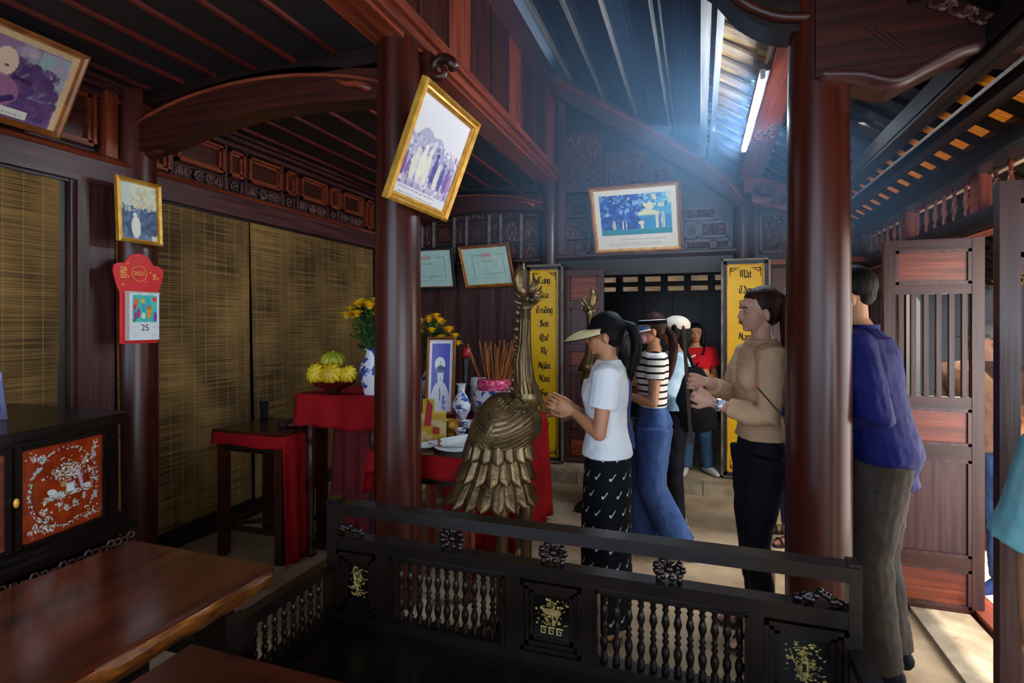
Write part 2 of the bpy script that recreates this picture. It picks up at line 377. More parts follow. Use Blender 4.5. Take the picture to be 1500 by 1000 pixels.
def frame_and_picture(name, label, cat, o, ex, ey, cv, fmat, fw=.03, th=.022, inner=None, glass=False, group=None, kind=None):
    """hung or leaning picture: origin lower-left of the frame, ex width vector, ey height vector"""
    o, ex, ey = Vector(o), Vector(ex), Vector(ey); nrm = ex.cross(ey).normalized(); u, v = ex.normalized(), ey.normalized()
    W, H = ex.length, ey.length
    t = thing(name, label, cat, o+(ex+ey)/2, group)
    prof = [(0, 0), (0, th), (fw*.35, th*1.25), (fw*.7, th*.8), (fw, th*.85), (fw, 0)]
    for i, (p, d, s_, L) in enumerate(((o, u, v, W), (o+ex, v, -u, H), (o+ex+ey, -u, -v, W), (o+ey, -v, u, H))):
        rs = [[p+d*q+s_*q+nrm*z for q, z in prof], [p+d*(L-q)+s_*q+nrm*z for q, z in prof]]
        MB().rings(rs).build('frame_rail', fmat, t, fix=True)
    MB().obox(o+u*fw*.5+v*fw*.5-nrm*.003, u*(W-fw), v*(H-fw), nrm*.006).build('backing', 'dark_frame', t)
    if inner:
        q = fw; iw = inner[1]
        for p, d, s_, L in ((o+u*q+v*q, u, v, W-2*q), (o+ex-u*q+v*q, v, -u, H-2*q), (o+ex+ey-u*q-v*q, -u, -v, W-2*q), (o+ey+u*q-v*q, -v, u, H-2*q)):
            MB().rings([[p+d*a+s_*a+nrm*z for a, z in ((0, 0), (0, th*.7), (iw, th*.4), (iw, 0))], [p+d*(L-a)+s_*a+nrm*z for a, z in ((0, 0), (0, th*.7), (iw, th*.4), (iw, 0))]]).build('slip', inner[0], t, fix=True)
        fw = fw+iw*.9
    painted(cv, o+u*fw*.95+v*fw*.95+nrm*.006, u*(W-1.9*fw), v*(H-1.9*fw), 'picture', t)
    return t
# ============================================================ STRUCTURE
XL, XA, XB, XR, YB, YC = -3.33, -1.476, .43, 1.38, 5.52, 2.48
def zr(x): return 3.2-.66*x
def struct(o, label, cat): return tag(o, label, cat, kind='structure')
def sroot(name, label, cat, loc=(0, 0, 0)): return thing(name, label, cat, loc, kind='structure')
# floor
mb = MB(); rr = random.Random(2)
mb.grid(lambda u, v: Vector((-3.6+5.05*u, -3+8.1*v, .006*math.sin(9*u)*math.cos(13*v))), 60, 90)
fl = struct(mb.build('floor', 'earth_floor', smooth=True), 'uneven trodden tan earth floor of the hall', 'floor')
MB().box((-3.6, -3, -.2), (1.42, 5.1, -.02)).build('subfloor', 'stone', fl)
t = sroot('floor', 'raised stone floor beyond the back doorway', 'floor', (0, 6.8, 0))
MB().box((-3.6, 5.1, -.2), (3, 8.6, .085)).build('slab', 'earth_floor', t)
for i in range(8):
    x0 = -1.45+i*.37; MB().box((x0, 5.02, 0), (x0+.362, 5.16, .095+.006*(i % 3))).build('edge_stone', 'stone', t)
# left wall
t = sroot('wall_left', 'dark timber wall hung with woven bamboo blinds', 'wall', (XL, 2.4, 0))
MB().box((XL-.16, -3, 0), (XL-.1, 5.6, 2.95)).build('back_boards', 'darkwood_z', t)
MB().box((XL-.08, -3, 2.3), (XL+.05, 5.15, 2.44)).build('lintel', 'plum_y', t)
MB().box((XL-.08, -3, 2.285), (XL+.02, 5.15, 2.30)).build('lintel_bead', 'darkwood_y', t)
MB().rings([[(XL+a, y, z) for a, z in ((-.08, 2.44), (.07, 2.44), (.085, 2.455), (.06, 2.47), (.03, 2.485), (-.08, 2.485))] for y in (-3, 5.15)]).build('gilded_moulding', 'redwood_y', t, fix=True)
MB().box((XL-.1, -3, 2.485), (XL-.04, 5.15, 2.93)).build('frieze_board', 'darkwood_y', t)
for z0, z1, d in ((2.82, 2.85, .02), (2.87, 2.895, .04), (2.905, 2.93, .06)):
    MB().box((XL-.05, -3, z0), (XL+d, 5.15, z1)).build('cornice', 'plum_y', t)
MB().box((XL-.06, 5.07, 0), (XL+.1, 5.28, 2.93)).build('end_post', 'darkwood_z', t)
MB().box((XL-.05, -3, .0), (XL+.03, 5.2, .1)).build('sill_board', 'darkwood_y', t)
def wall_panel(y0, y1, z0, z1, X=XL, par=t):
    f = MB()
    for k, (d, p) in enumerate(((.035, .0), (.018, .02))):
        f.box((X-.05, y0+p, z0+p), (X-.05+d+.03, y1-p, z0+p+.018)).box((X-.05, y0+p, z1-p-.018), (X-.05+d+.03, y1-p, z1-p))
        f.box((X-.05, y0+p, z0+p), (X-.05+d+.03, y0+p+.018, z1-p)).box((X-.05, y1-p-.018, z0+p), (X-.05+d+.03, y1-p, z1-p))
    f.build('panel_frame', 'redwood_y', par); MB().box((X-.05, y0+.038, z0+.038), (X-.03, y1-.038, z1-.038)).build('panel', 'wood_y', par)
edges = [(213, 248), (258, 328), (335, 358), (364, 411), (418, 434), (441, 478), (483, 498), (502, 531), (536, 546)]
pys = [(atx(a, 250, XL).y, atx(b, 250, XL).y) for a, b in edges]
for i, (a, b) in enumerate(pys):
    if i == 0 or i == 8: wall_panel(a, b, 2.5, 2.8)
    else: wall_panel(a, b, 2.6, 2.8)
    MB().box((XL-.05, b+.008, 2.49), (XL+.0, b+.03, 2.82)).build('mullion', 'plum_z', t)
# openwork frieze: flower bosses between scrolls
for i in range(1, 8, 2):
    a, b = pys[i]; c = (a+b)/2; L = (b-a)/2
    MB().box((XL-.05, a, 2.495), (XL-.02, b, 2.502)).box((XL-.05, a, 2.578), (XL-.02, b, 2.585)).build('openwork_rail', 'plum_y', t)
    g = MB()
    for k in range(8): g.ell((XL-.02, c+.03*math.cos(k*PI/4), 2.54+.03*math.sin(k*PI/4)), (.012, .014, .014), 8, 5)
    g.ell((XL-.015, c, 2.54), (.015, .016, .016), 8, 5); g.build('carved_boss', 'carved', t)
    for sg in (-1, 1):
        g = MB()
        for k in range(5):
            y = c+sg*(L*.42+k*L*.13)
            g.tube([(XL-.02, y+.02*math.cos(q), 2.54+.028*math.sin(q)) for q in [j*PI/4+k for j in range(7)]], .005, 5)
            g.box((XL-.03, y-.003, 2.5), (XL-.018, y+.003, 2.58))
        tag(g.build('scroll_work', 'carved', t), kind='stuff')
for i in (2, 4, 6):
    a, b = pys[i]; g = MB(); c = (a+b)/2
    g.tube([(XL-.02, c+.03*math.cos(q), 2.54+.03*math.sin(q)) for q in [j*PI/5 for j in range(11)]], .006, 5); g.box((XL-.03, a, 2.5), (XL-.018, a+.01, 2.58)).box((XL-.03, b-.01, 2.5), (XL-.018, b, 2.58)).ell((XL-.02, c, 2.54), (.01, .012, .012), 8, 5)
    g.build('carved_square', 'carved', t)
# near bay: blind frame jamb and panels
for (a, b, x1, mt) in ((2.07, 2.31, .03, 'plum_z'), (2.09, 2.15, .055, 'wood_z'), (2.02, 2.07, .0, 'darkwood_z')):
    MB().box((XL-.08, a, .1), (XL+x1, b, 2.3)).build('jamb', mt, t)
for a, b in ((1.9, 2.22), (1.35, 1.8), (.8, 1.25), (.2, .7)): wall_panel(a, b, 2.52, 2.84)
MB().box((XL-.06, 2.26, 2.485), (XL+.03, 2.33, 2.93)).build('mullion', 'redwood_z', t)
for (a, b, nm, z0) in ((.2, 2.03, 'narrow bamboo blind behind the inlaid cabinet', .05), (2.33, 3.36, 'bamboo blind between the calendar column and the seam', .13), (3.375, 5.06, 'bamboo blind behind the altar tables and fruit bowl', .12)):
    th_ = thing('bamboo_blind', nm, 'blind', (XL, (a+b)/2, 2.3))
    mbb = MB(); mbb.sheet(lambda u, v: (XL+.005+.012*math.sin(u*9+v*3)*(1-v)+(.03 if a < 3 else .05)*(1-v)*(b > 2.1), a+(b-a)*u, z0+(2.3-z0)*v), 24, 30, (-.006, 0, 0)); mbb.build('woven_slats', 'bamboo_blind', th_, smooth=True, sharp=40)
    MB().beam((XL+.05, a, z0), (XL+.05, b, z0), .02, .025).build('bottom_rod', 'darkwood_y', th_)
# columns
def column(x, y, r, ztop, label, name='wooden_column'):
    r0 = r
    o = MB().lathe([(r*1.0, 0), (r*1.03, .6), (r*1.02, 1.3), (r*.96, 2.2), (r*.88, ztop)], (x, y, 0), 40).build(name, 'column', smooth=True, sharp=50)
    struct(o, label, 'column')
    s = MB().lathe([(r*1.45, 0), (r*1.5, .03), (r*1.35, .055), (r*1.1, .07)], (x, y, 0), 32).build('stone_base', 'stone', o, smooth=True, sharp=40); return o
column(XA, YC, .117, 3.0, 'thick round column carrying the tilted gold framed photograph')
column(XB+.02, YC, .117, 2.84, 'thick round column hiding the face of the man in blue')
column(XL-.0, YC-.02, .12, 2.93, 'column in the blind wall with the calendar hung on it')
column(XA, YB, .1, 3.1, 'slim column behind the first yellow text board')
column(.385, YB, .1, 2.8, 'slim column beside the second yellow text board')
# long beam over the columns + plank wall above + roof
t = sroot('ceiling_beam', 'long reddish beam running above the big column towards the back wall', 'beam', (XA, 2, 3))
MB().box((-1.58, -2.5, 2.93), (-1.40, 5.6, 3.06)).build('beam_body', 'redwood_y', t)
MB().box((-1.40, -2.5, 2.95), (-1.372, 5.45, 3.0)).build('lower_bead', 'redwood_y', t)
MB().box((-1.40, -2.5, 3.02), (-1.36, 5.45, 3.075)).build('upper_bead', 'redwood_y', t)
t = sroot('wall_upper', 'wall of upright reddish planks above the long beam', 'wall', (XA, 2, 3.4))
ys = [5.42]
while ys[-1] > -1.8: ys.append(ys[-1]-.355)
MB().box((-1.5, -2.5, 3.05), (-1.47, 5.5, 4.05)).build('backing_boards', 'darkwood_z', t)
for i in range(len(ys)-1):
    MB().box((-1.47, ys[i+1]+.012, 3.07), (-1.41-.004*(i % 2), ys[i]-.012, 3.78)).build('plank', 'wood_z' if i % 3 else 'redwood_z', t)
    MB().box((-1.47, ys[i]-.012, 3.07), (-1.395, ys[i]+.0, 3.78)).build('batten', 'plum_z', t)
for z0, z1, x1 in ((3.76, 3.80, -1.38), (3.80, 3.86, -1.36), (3.86, 4.06, -1.40)): MB().box((-1.5, -2.5, z0), (x1, 5.5, z1)).build('rail', 'plum_y', t)
# left low ceiling
t = sroot('ceiling', 'low dark board ceiling with thin reddish strips over the altar bay', 'ceiling', (-2.4, 2, 2.95))
sx = [-3.45+.27*i for i in range(8)]
for i, x in enumerate(sx):
    if x+.005 > -1.6: break
    MB().box((x+.01, -2.5, 2.935), (min(x+.262, -1.56), 5.6, 2.955)).build('ceiling_board', 'ceiling_board', t)
for x in (-3.17, -2.9, -2.65, -2.37, -2.09, -1.825):
    MB().box((x-.012, -2.5, 2.915), (x+.012, 5.5, 2.938)).build('ceiling_strip', 'ceiling_strip', t)
MB().box((-3.5, -2.5, 2.96), (-1.5, 5.6, 2.99)).build('upper_deck', 'darkwood_y', t)
# roof over the hall: boards on the altar side, rafters and tiles on the courtyard side
t = sroot('ceiling', 'sloping bluish board ceiling with pale lengthwise purlins', 'ceiling', (-.6, 2, 3.5))
for i in range(9):
    x0 = -1.5+i*.175; x1 = min(x0+.17, .06)
    MB().add([(x0, -2.5, zr(x0)), (x1, -2.5, zr(x1)), (x1, 5.5, zr(x1)), (x0, 5.5, zr(x0)), (x0, -2.5, zr(x0)+.02), (x1, -2.5, zr(x1)+.02), (x1, 5.5, zr(x1)+.02), (x0, 5.5, zr(x0)+.02)], [(0,3,2,1),(4,5,6,7),(0,1,5,4),(1,2,6,5),(2,3,7,6),(3,0,4,7)]).build('roof_board', 'roof_board', t)
for x, w_ in ((-1.25, .018), (-.92, .018), (-.60, .02), (-.265, .022), (-.215, .014)):
    MB().box((x-w_/2, -2.5, zr(x)-.055), (x+w_/2, 5.5, zr(x)+.01)).build('purlin', 'purlin_grey', t)
tr = sroot('roof', 'tiled roof on dark rafters seen from beneath on the courtyard side', 'roof', (1, 2, 3))
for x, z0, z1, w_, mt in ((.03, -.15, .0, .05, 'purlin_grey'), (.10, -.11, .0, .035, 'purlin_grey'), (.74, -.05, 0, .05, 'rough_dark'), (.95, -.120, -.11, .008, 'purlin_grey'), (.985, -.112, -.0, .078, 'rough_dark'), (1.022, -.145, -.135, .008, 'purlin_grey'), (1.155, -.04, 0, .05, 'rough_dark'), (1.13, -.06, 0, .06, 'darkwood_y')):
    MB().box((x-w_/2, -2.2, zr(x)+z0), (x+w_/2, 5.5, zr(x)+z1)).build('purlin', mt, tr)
y = -.2; k = 0
while y < 5.5:
    for a, b, mt_ in ((.05, .5, 'rafter'), (.5, 2.15, 'rough_dark')): MB().add([(a, y, zr(a)+.012), (b, y, zr(b)+.012), (b, y+.085, zr(b)+.012), (a, y+.085, zr(a)+.012), (a, y, zr(a)+.03), (b, y, zr(b)+.03), (b, y+.085, zr(b)+.03), (a, y+.085, zr(a)+.03)], [(0,3,2,1),(4,5,6,7),(0,1,5,4),(1,2,6,5),(2,3,7,6),(3,0,4,7)]).build('rafter', mt_, tr)  # rafters turn dark past the lamp strip, shade carried by the material
    for j in range(8):
        if y < 1.2 and j > 5: continue
        x0 = .05+j*.26; x1 = x0+.30; q = rr.uniform(-.008, .008); e = .035+rr.uniform(0, .008)
        MB().add([(x0, y+.0, zr(x0)+e+q), (x1, y+.0, zr(x1)+e+.028), (x1, y+.196, zr(x1)+e+.028-q), (x0, y+.196, zr(x0)+e), (x0, y, zr(x0)+e+.016), (x1, y, zr(x1)+e+.045), (x1, y+.196, zr(x1)+e+.045), (x0, y+.196, zr(x0)+e+.016)], [(0,3,2,1),(4,5,6,7),(0,1,5,4),(1,2,6,5),(2,3,7,6),(3,0,4,7)]).build('roof_tile', 'translucent_tile' if j == 4 else ('tile' if j < 2 else 'shaded_tile'), tr)
    y += .2
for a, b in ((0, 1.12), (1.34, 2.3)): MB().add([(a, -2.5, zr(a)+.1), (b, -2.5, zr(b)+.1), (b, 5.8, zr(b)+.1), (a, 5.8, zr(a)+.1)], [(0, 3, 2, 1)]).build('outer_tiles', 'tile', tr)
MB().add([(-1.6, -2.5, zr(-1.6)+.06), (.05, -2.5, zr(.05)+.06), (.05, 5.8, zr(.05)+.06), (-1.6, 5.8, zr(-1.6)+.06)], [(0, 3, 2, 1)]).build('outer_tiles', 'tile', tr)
# red beam carrying the lamp
t = sroot('lamp_beam', 'reddish carved beam beside the glowing tube lamp', 'beam', (.42, 4, 2.85))
MB().box((.335, 2.5, 2.79), (.50, 5.5, 2.93)).build('beam_body', 'redwood_y', t)
MB().box((.32, 2.5, 2.79), (.34, 5.5, 2.81)).box((.495, 2.5, 2.79), (.515, 5.5, 2.81)).build('beam_beads', 'plum_y', t)
g = MB()
for k in range(26):
    q = Vector((.42+rr.uniform(-.05, .05), 3.9+k*.013, 2.785)); g.tube([q+Vector((.018*math.cos(a), .018*math.sin(a), 0)) for a in [j*.8+k for j in range(5)]], .005, 5)
tag(g.build('scroll_carving', 'carved', t), kind='stuff')
t = thing('tube_lamp', 'glowing white fluorescent tube under the roof beam', 'lamp', (.30, 3.58, 2.76))
MB().box((.285, 2.98, 2.755), (.33, 4.18, 2.79)).build('batten_housing', 'purlin_grey', t)
MB().tube([(.296, 2.99, 2.725), (.296, 4.18, 2.725)], .016, 12).build('glass_tube', 'tube_glow', t, smooth=True)
for yy in (2.97, 4.19): MB().box((.284, yy-.01, 2.712), (.308, yy+.01, 2.757)).build('end_holder', 'lamp_white', t)
# cross beams and trusses
def curved_board(pts_top, pts_bot, y0, y1, name, material, parent):
    n = len(pts_top); mb = MB()
    mb.rings([[(a[0], y0, a[1]), (b[0], y0, b[1]), (b[0], y1, b[1]), (a[0], y1, a[1])] for a, b in zip(pts_top, pts_bot)]); return mb.build(name, material, parent, fix=True)
def smoothpts(p, k=6):
    out = []
    for i in range(len(p)-1):
        p0, p1, p2, p3 = [np.array(p[max(0, min(len(p)-1, j))]) for j in (i-1, i, i+1, i+2)]
        for q in range(k):
            t_ = q/k; out.append(tuple(.5*((2*p1)+(-p0+p2)*t_+(2*p0-5*p1+4*p2-p3)*t_**2+(-p0+3*p1-3*p2+p3)*t_**3)))
    out.append(tuple(p[-1])); return out
def arch_beam(y, label, front):
    t = sroot('arched_beam', label, 'beam', (-2.4, y, 2.8))
    xs = [-3.46, -3.30, -3.05, -2.75, -2.4, -2.05, -1.75, -1.52]
    top = smoothpts(list(zip(xs, [2.66, 2.74, 2.82, 2.875, 2.90, 2.89, 2.84, 2.80])))
    mid = smoothpts(list(zip(xs, [2.60, 2.70, 2.78, 2.835, 2.855, 2.835, 2.785, 2.72])))
    bot = smoothpts(list(zip(xs, [2.54, 2.54, 2.57, 2.63, 2.675, 2.68, 2.66, 2.645])))
    curved_board(mid, bot, y-.07, y+.07, 'beam_body', 'wood_x', t); curved_board(top, mid, y-.05, y+.05, 'beam_crest', 'wood_x', t)
    MB().tube([(p[0], y-.073, p[1]) for p in mid], .011, 8).build('ridge_line', 'redwood_x', t, smooth=True)
    MB().tube([(-3.48, y, 2.6), (-3.3, y, 2.56), (-3.16, y, 2.575)], [.05, .075, .04], 14, round_ends=True).build('beam_nose', 'wood_x', t, smooth=True)
    MB().tube([(-1.60, y-.075, 2.70), (-1.66, y-.09, 2.725), (-1.72, y-.085, 2.735), (-1.8, y-.075, 2.77)], [.022, .02, .015, .01], 8, round_ends=True).build('carved_curl', 'redwood_x', t, smooth=True)
    MB().box((-3.4, y-.05, 2.84), (-1.55, y+.05, 2.93)).build('tie_board', 'darkwood_x', t)
arch_beam(YC, 'big arched beam between the calendar column and the thick column', 1)
arch_beam(YB-.12, 'far arched beam above the two green certificates', 0)
# gable truss at the back wall and one over the near column
t = sroot('gable_beam', 'curved gable beam above the carved back panels', 'beam', (-.5, YB-.1, 3))
top = smoothpts([(-1.5, 4.08), (-.9, 3.70), (-.3, 3.29), (.05, 3.02), (.25, 2.84), (.36, 2.68)])
bot = smoothpts([(-1.5, 3.88), (-.9, 3.47), (-.3, 3.06), (.02, 2.82), (.2, 2.68), (.33, 2.56)])
curved_board(top, bot, YB-.16, YB, 'beam_body', 'plum_x', t)
MB().tube([(p[0], YB-.165, p[1]-.06) for p in top], .02, 8).build('raised_ridge', 'redwood_x', t, smooth=True)
MB().tube([(p[0], YB-.165, p[1]+.02) for p in bot], .014, 8).build('lower_bead', 'plum_x', t, smooth=True)
t = sroot('arched_truss', 'dark arched truss between the two thick columns under the roof', 'beam', (-.4, YC, 3))
top = smoothpts([(-1.4, 3.98), (-.6, 3.50), (-.1, 3.16), (.15, 3.0), (.33, 2.9), (.5, 2.82)])
bot = smoothpts([(-1.4, 3.66), (-.6, 3.28), (-.1, 3.00), (.05, 2.90), (.16, 2.76), (.30, 2.67), (.48, 2.64)])
while len(bot) > len(top): bot.pop(3)
curved_board(top, bot, YC-.07, YC+.07, 'truss_board', 'darkwood_x', t)
MB().tube([(p[0], YC-.075, p[1]+.05) for p in bot], .022, 8).build('lower_roll', 'wood_x', t, smooth=True)
t = sroot('eave_bracket', 'large curling carved bracket beam from the column to the eave', 'beam', (.9, YC, 2.5))
top = smoothpts([(.42, 2.86), (.6, 2.78), (.85, 2.66), (1.1, 2.5), (1.45, 2.3)])
bot = smoothpts([(.42, 2.44), (.56, 2.42), (.68, 2.38), (.78, 2.42), (.9, 2.47), (1.05, 2.46), (1.2, 2.38), (1.45, 2.22)])
xt = [p[0] for p in top]; zt_ = [p[1] for p in top]; top = [(p[0], float(np.interp(p[0], xt, zt_))) for p in bot]
curved_board(top, bot, YC-.13, YC+.06, 'bracket_board', 'wood_x', t)
MB().tube([(p[0], YC-.10, p[1]+.012) for p in bot[1:]], [.040]*(len(bot)-1), 12, squash=.6).build('curling_edge', 'plum_x', t, smooth=True)
for k in range(3): MB().beam((.58+.03*k, YC-.133, 2.60-.01*k), (.68+.03*k, YC-.133, 2.50-.01*k), .008, .006).build('incised_ray', 'wood_x', t)
g = MB()
for k in range(22):
    q = Vector((.78+.02*k, YC-.14, 2.66-.012*k)); g.tube([q+Vector((.022*math.cos(a), 0, .02*math.sin(a))) for a in [j*.9+k*2 for j in range(5)]], .007, 5)
tag(g.build('cloud_carving', 'carved', t), kind='stuff')
# relief panel: real relief from a height function
def relief(name, o, ex, ey, nx, ny, seed, amp=.02, material='carved', parent=None, scale=26):
    o, ex, ey = Vector(o), Vector(ex), Vector(ey); nrm = ex.cross(ey).normalized(); r = np.random.RandomState(seed)
    W, H = ex.length, ey.length; Y, X = np.mgrid[0:ny+1, 0:nx+1]; X = X/nx*W; Y = Y/ny*H
    cs = [(r.uniform(0, W), r.uniform(0, H), r.choice([-1, 1]), r.uniform(0, 6)) for _ in range(max(4, int(W*H*90)))]
    best = np.full(X.shape, 9.0); val = np.zeros(X.shape)
    for cx, cy, sg, ph in cs:
        d = np.hypot(X-cx, Y-cy); a = np.arctan2(Y-cy, X-cx); h = np.cos(a*sg*2+d*(130)+ph)*.5+.5
        mk_ = d < best; val[mk_] = (h*np.clip(1.2-d*4, 0, 1))[mk_]; best = np.minimum(best, d)
    val = np.where(val > .45, 1, 0)*1.0; val = (val+np.roll(val, 1, 0)+np.roll(val, 1, 1)+np.roll(val, -1, 0))/4
    edge = np.minimum.reduce([X, Y, W-X, H-Y]); val = val*(edge > .004)
    mb = MB(); vs = [o+ex*(i/nx)+ey*(j/ny)+nrm*float(val[j, i]*amp) for j in range(ny+1) for i in range(nx+1)]
    mb.add(vs, [(j*(nx+1)+i, j*(nx+1)+i+1, (j+1)*(nx+1)+i+1, (j+1)*(nx+1)+i) for j in range(ny) for i in range(nx)])
    return mb.build(name, material, parent)
def framed_relief(x0, x1, z0, z1, y, seed, par, amp=.02, boss=False):
    MB().box((x0, y-.03, z0), (x1, y, z0+.02)).box((x0, y-.03, z1-.02), (x1, y, z1)).box((x0, y-.03, z0), (x0+.02, y, z1)).box((x1-.02, y-.03, z0), (x1, y, z1)).build('panel_frame', 'plum_x', par)
    if boss:
        g = MB(); c = Vector(((x0+x1)/2, y-.02, (z0+z1)/2)); r_ = min(x1-x0, z1-z0)*.28
        for q in (r_, r_*.55): g.tube([c+Vector((q*math.cos(a), 0, q*math.sin(a))) for a in [j*PI/6 for j in range(13)]], .009, 6)
        g.ell(c, (r_*.3, .015, r_*.3), 8, 5); g.build('round_boss', 'carved', par); MB().box((x0+.02, y-.008, z0+.02), (x1-.02, y, z1-.02)).build('panel', 'wood_x', par)
    else:
        relief('carved_panel', (x0+.02, y-.006, z0+.02), (x1-x0-.04, 0, 0), (0, 0, z1-z0-.04), max(12, int((x1-x0)*110)), max(10, int((z1-z0)*110)), seed, amp, 'carved', par)
# back wall
t = sroot('wall_back', 'carved and planked timber back wall around the dark doorway', 'wall', (-1, YB, 0))
Yw = YB+.0
xs = [-3.45+.235*i for i in range(9)]
for i, x in enumerate(xs[:-1]):
    MB().box((x+.006, Yw-.02-.008*(i % 2), 0.1), (x+.229, Yw+.03, 2.13)).build('plank', 'plum_z', t)
    MB().box((x-.012, Yw-.045, .1), (x+.012, Yw+.03, 2.13)).build('cover_strip', 'wood_z', t)
MB().box((-3.45, Yw, 0), (-.98, Yw+.06, 3.0)).build('backing_boards', 'darkwood_z', t)
def shelf(x0, x1, z):
    MB().rings([[(x, Yw+a, z+b) for a, b in ((.05, -.02), (-.02, -.02), (-.06, .0), (-.1, .012), (-.1, .03), (-.04, .045), (.05, .045))] for x in (x0, x1)]).build('shelf_moulding', 'plum_x', t, fix=True)
    MB().box((x0, Yw-.03, z-.12), (x1, Yw+.05, z-.02)).build('lintel', 'darkwood_x', t)
shelf(-3.4, XA-.09, 2.13); shelf(XA+.09, .32, 2.155); 
mull = [atd(px, 350, 1) for px in ()]
def bx(px, y=YB-.03): return at(px, 400, y).x
ml = [604, 619, 636, 666, 684, 717, 734, 764, 787]
for i in range(len(ml)-1):
    a, b = bx(ml[i]), bx(ml[i+1]); framed_relief(a+.01, b-.01, 2.36, 2.60, Yw, 10+i, t, .015, boss=False) if (i % 2 or i > 5) else framed_relief(a+.01, b-.01, 2.36, 2.60, Yw, 0, t, boss=True)
    framed_relief(a+.01, b-.01, 2.19, 2.34, Yw, 30+i, t, boss=(i % 2 == 0))
    MB().box((a-.012, Yw-.05, 2.18), (a+.012, Yw, 2.66)).build('mullion', 'purlin_grey', t)
framed_relief(-3.2, -1.6, 2.62, 2.74, Yw, 70, t)
# right of the slim column, over the doorway
MB().prism([(-1.60, 2.15), (.36, 2.15), (.36, 3.0), (-1.60, 4.3)], (1, 0, 0), (0, 0, 1), (0, .05, 0), (0, Yw, 0)).build('gable_backing', 'darkwood_x', t)
MB().box((-1.38, Yw-.05, 2.2), (-1.30, Yw, 3.84)).build('gable_stile', 'plum_z', t)
framed_relief(bx(826), bx(842), 2.2, 2.34, Yw, 1, t, boss=True); framed_relief(bx(843), bx(862), 2.2, 2.34, Yw, 2, t)
framed_relief(bx(826), bx(862), 2.36, 2.56, Yw, 3, t); framed_relief(bx(826), bx(862), 2.58, 2.80, Yw, 4, t)
framed_relief(bx(828), bx(882), 2.84, 3.44, Yw, 5, t, .035); framed_relief(bx(886), bx(948), 2.84, 3.20, Yw, 6, t, .035); framed_relief(bx(952), bx(985), 2.84, 3.02, Yw, 16, t, .03)
framed_relief(bx(862), bx(1000), 2.2, 2.8, Yw, 17, t, .02)
framed_relief(bx(1003), bx(1044), 2.19, 2.29, Yw, 7, t); framed_relief(bx(1046), bx(1070), 2.19, 2.29, Yw, 8, t)
framed_relief(bx(1003), bx(1022), 2.31, 2.46, Yw, 9, t, boss=True); framed_relief(bx(1025), bx(1067), 2.31, 2.46, Yw, 11, t, .03)
framed_relief(bx(1003), bx(1050), 2.48, 2.60, Yw, 12, t, .03)
MB().box((-1.0, Yw-.04, 1.98), (.32, Yw+.04, 2.035)).build('door_head', 'darkwood_x', t)
# right of the second slim column
MB().prism([(.36, 0), (1.5, 0), (1.5, 2.25), (.36, 3.0)], (1, 0, 0), (0, 0, 1), (0, .05, 0), (0, Yw+.001, 0)).build('backing_boards', 'darkwood_x', t)
framed_relief(.52, .92, 2.14, 2.50, Yw-.02, 13, t, .035); framed_relief(.95, 1.34, 2.14, 2.50, Yw-.02, 14, t, .035)
MB().box((.46, Yw-.08, 2.03), (1.36, Yw, 2.075)).build('orange_rail', 'redwood_x', t)
MB().box((.5, Yw-.04, .1), (.9, Yw, 2.0)).build('panel', 'plum_z', t); MB().box((.93, Yw-.04, .1), (1.35, Yw, 2.0)).build('panel', 'plum_z', t)
for (a, b, c, d) in (((.38, 2.86), (.95, 2.62), (.38, 2.68), (.95, 2.48)), ((.45, 2.72), (1.1, 2.46), (.45, 2.58), (1.1, 2.36)), ((.6, 3.0), (.9, 2.85), (.6, 2.86), (.9, 2.72))):
    curved_board([a, b], [c, d], Yw-.20, Yw-.08, 'stacked_bracket', 'redwood_x', t)
g = MB()
for k in range(30):
    q = Vector((.5+rr.uniform(0, .4), Yw-.21, 2.74-rr.uniform(0, .2))); g.tube([q+Vector((.03*math.cos(a), 0, .025*math.sin(a))) for a in [j*.9+k*2 for j in range(5)]], .008, 5)
tag(g.build('cloud_carving', 'carved', t), kind='stuff')
# doorway cheek and rooms beyond
t = sroot('wall_far', 'dark room beyond the back doorway with light slits under its roof', 'wall', (0, 8.4, 0))
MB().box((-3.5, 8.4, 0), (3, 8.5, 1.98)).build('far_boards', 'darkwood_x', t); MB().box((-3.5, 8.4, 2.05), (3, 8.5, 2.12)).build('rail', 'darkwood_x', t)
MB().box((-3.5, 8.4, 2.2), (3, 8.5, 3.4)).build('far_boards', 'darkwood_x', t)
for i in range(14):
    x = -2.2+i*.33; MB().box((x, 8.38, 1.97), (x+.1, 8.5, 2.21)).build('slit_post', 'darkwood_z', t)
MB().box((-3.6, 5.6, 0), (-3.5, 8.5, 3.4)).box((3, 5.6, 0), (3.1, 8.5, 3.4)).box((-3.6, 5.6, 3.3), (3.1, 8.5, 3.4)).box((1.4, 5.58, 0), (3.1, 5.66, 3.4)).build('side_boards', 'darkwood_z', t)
MB().box((-3.5, 9.3, 0), (3, 9.4, 3.4)).build('slit_backdrop', 'rafter', t)  # panel added behind the slits so the daylight through them looks dim brown
for k in range(9): MB().box((-1.6+.4*k, 8.3, .1), (-1.58+.4*k, 8.4, 1.97)).build('batten', 'wood_z', t)
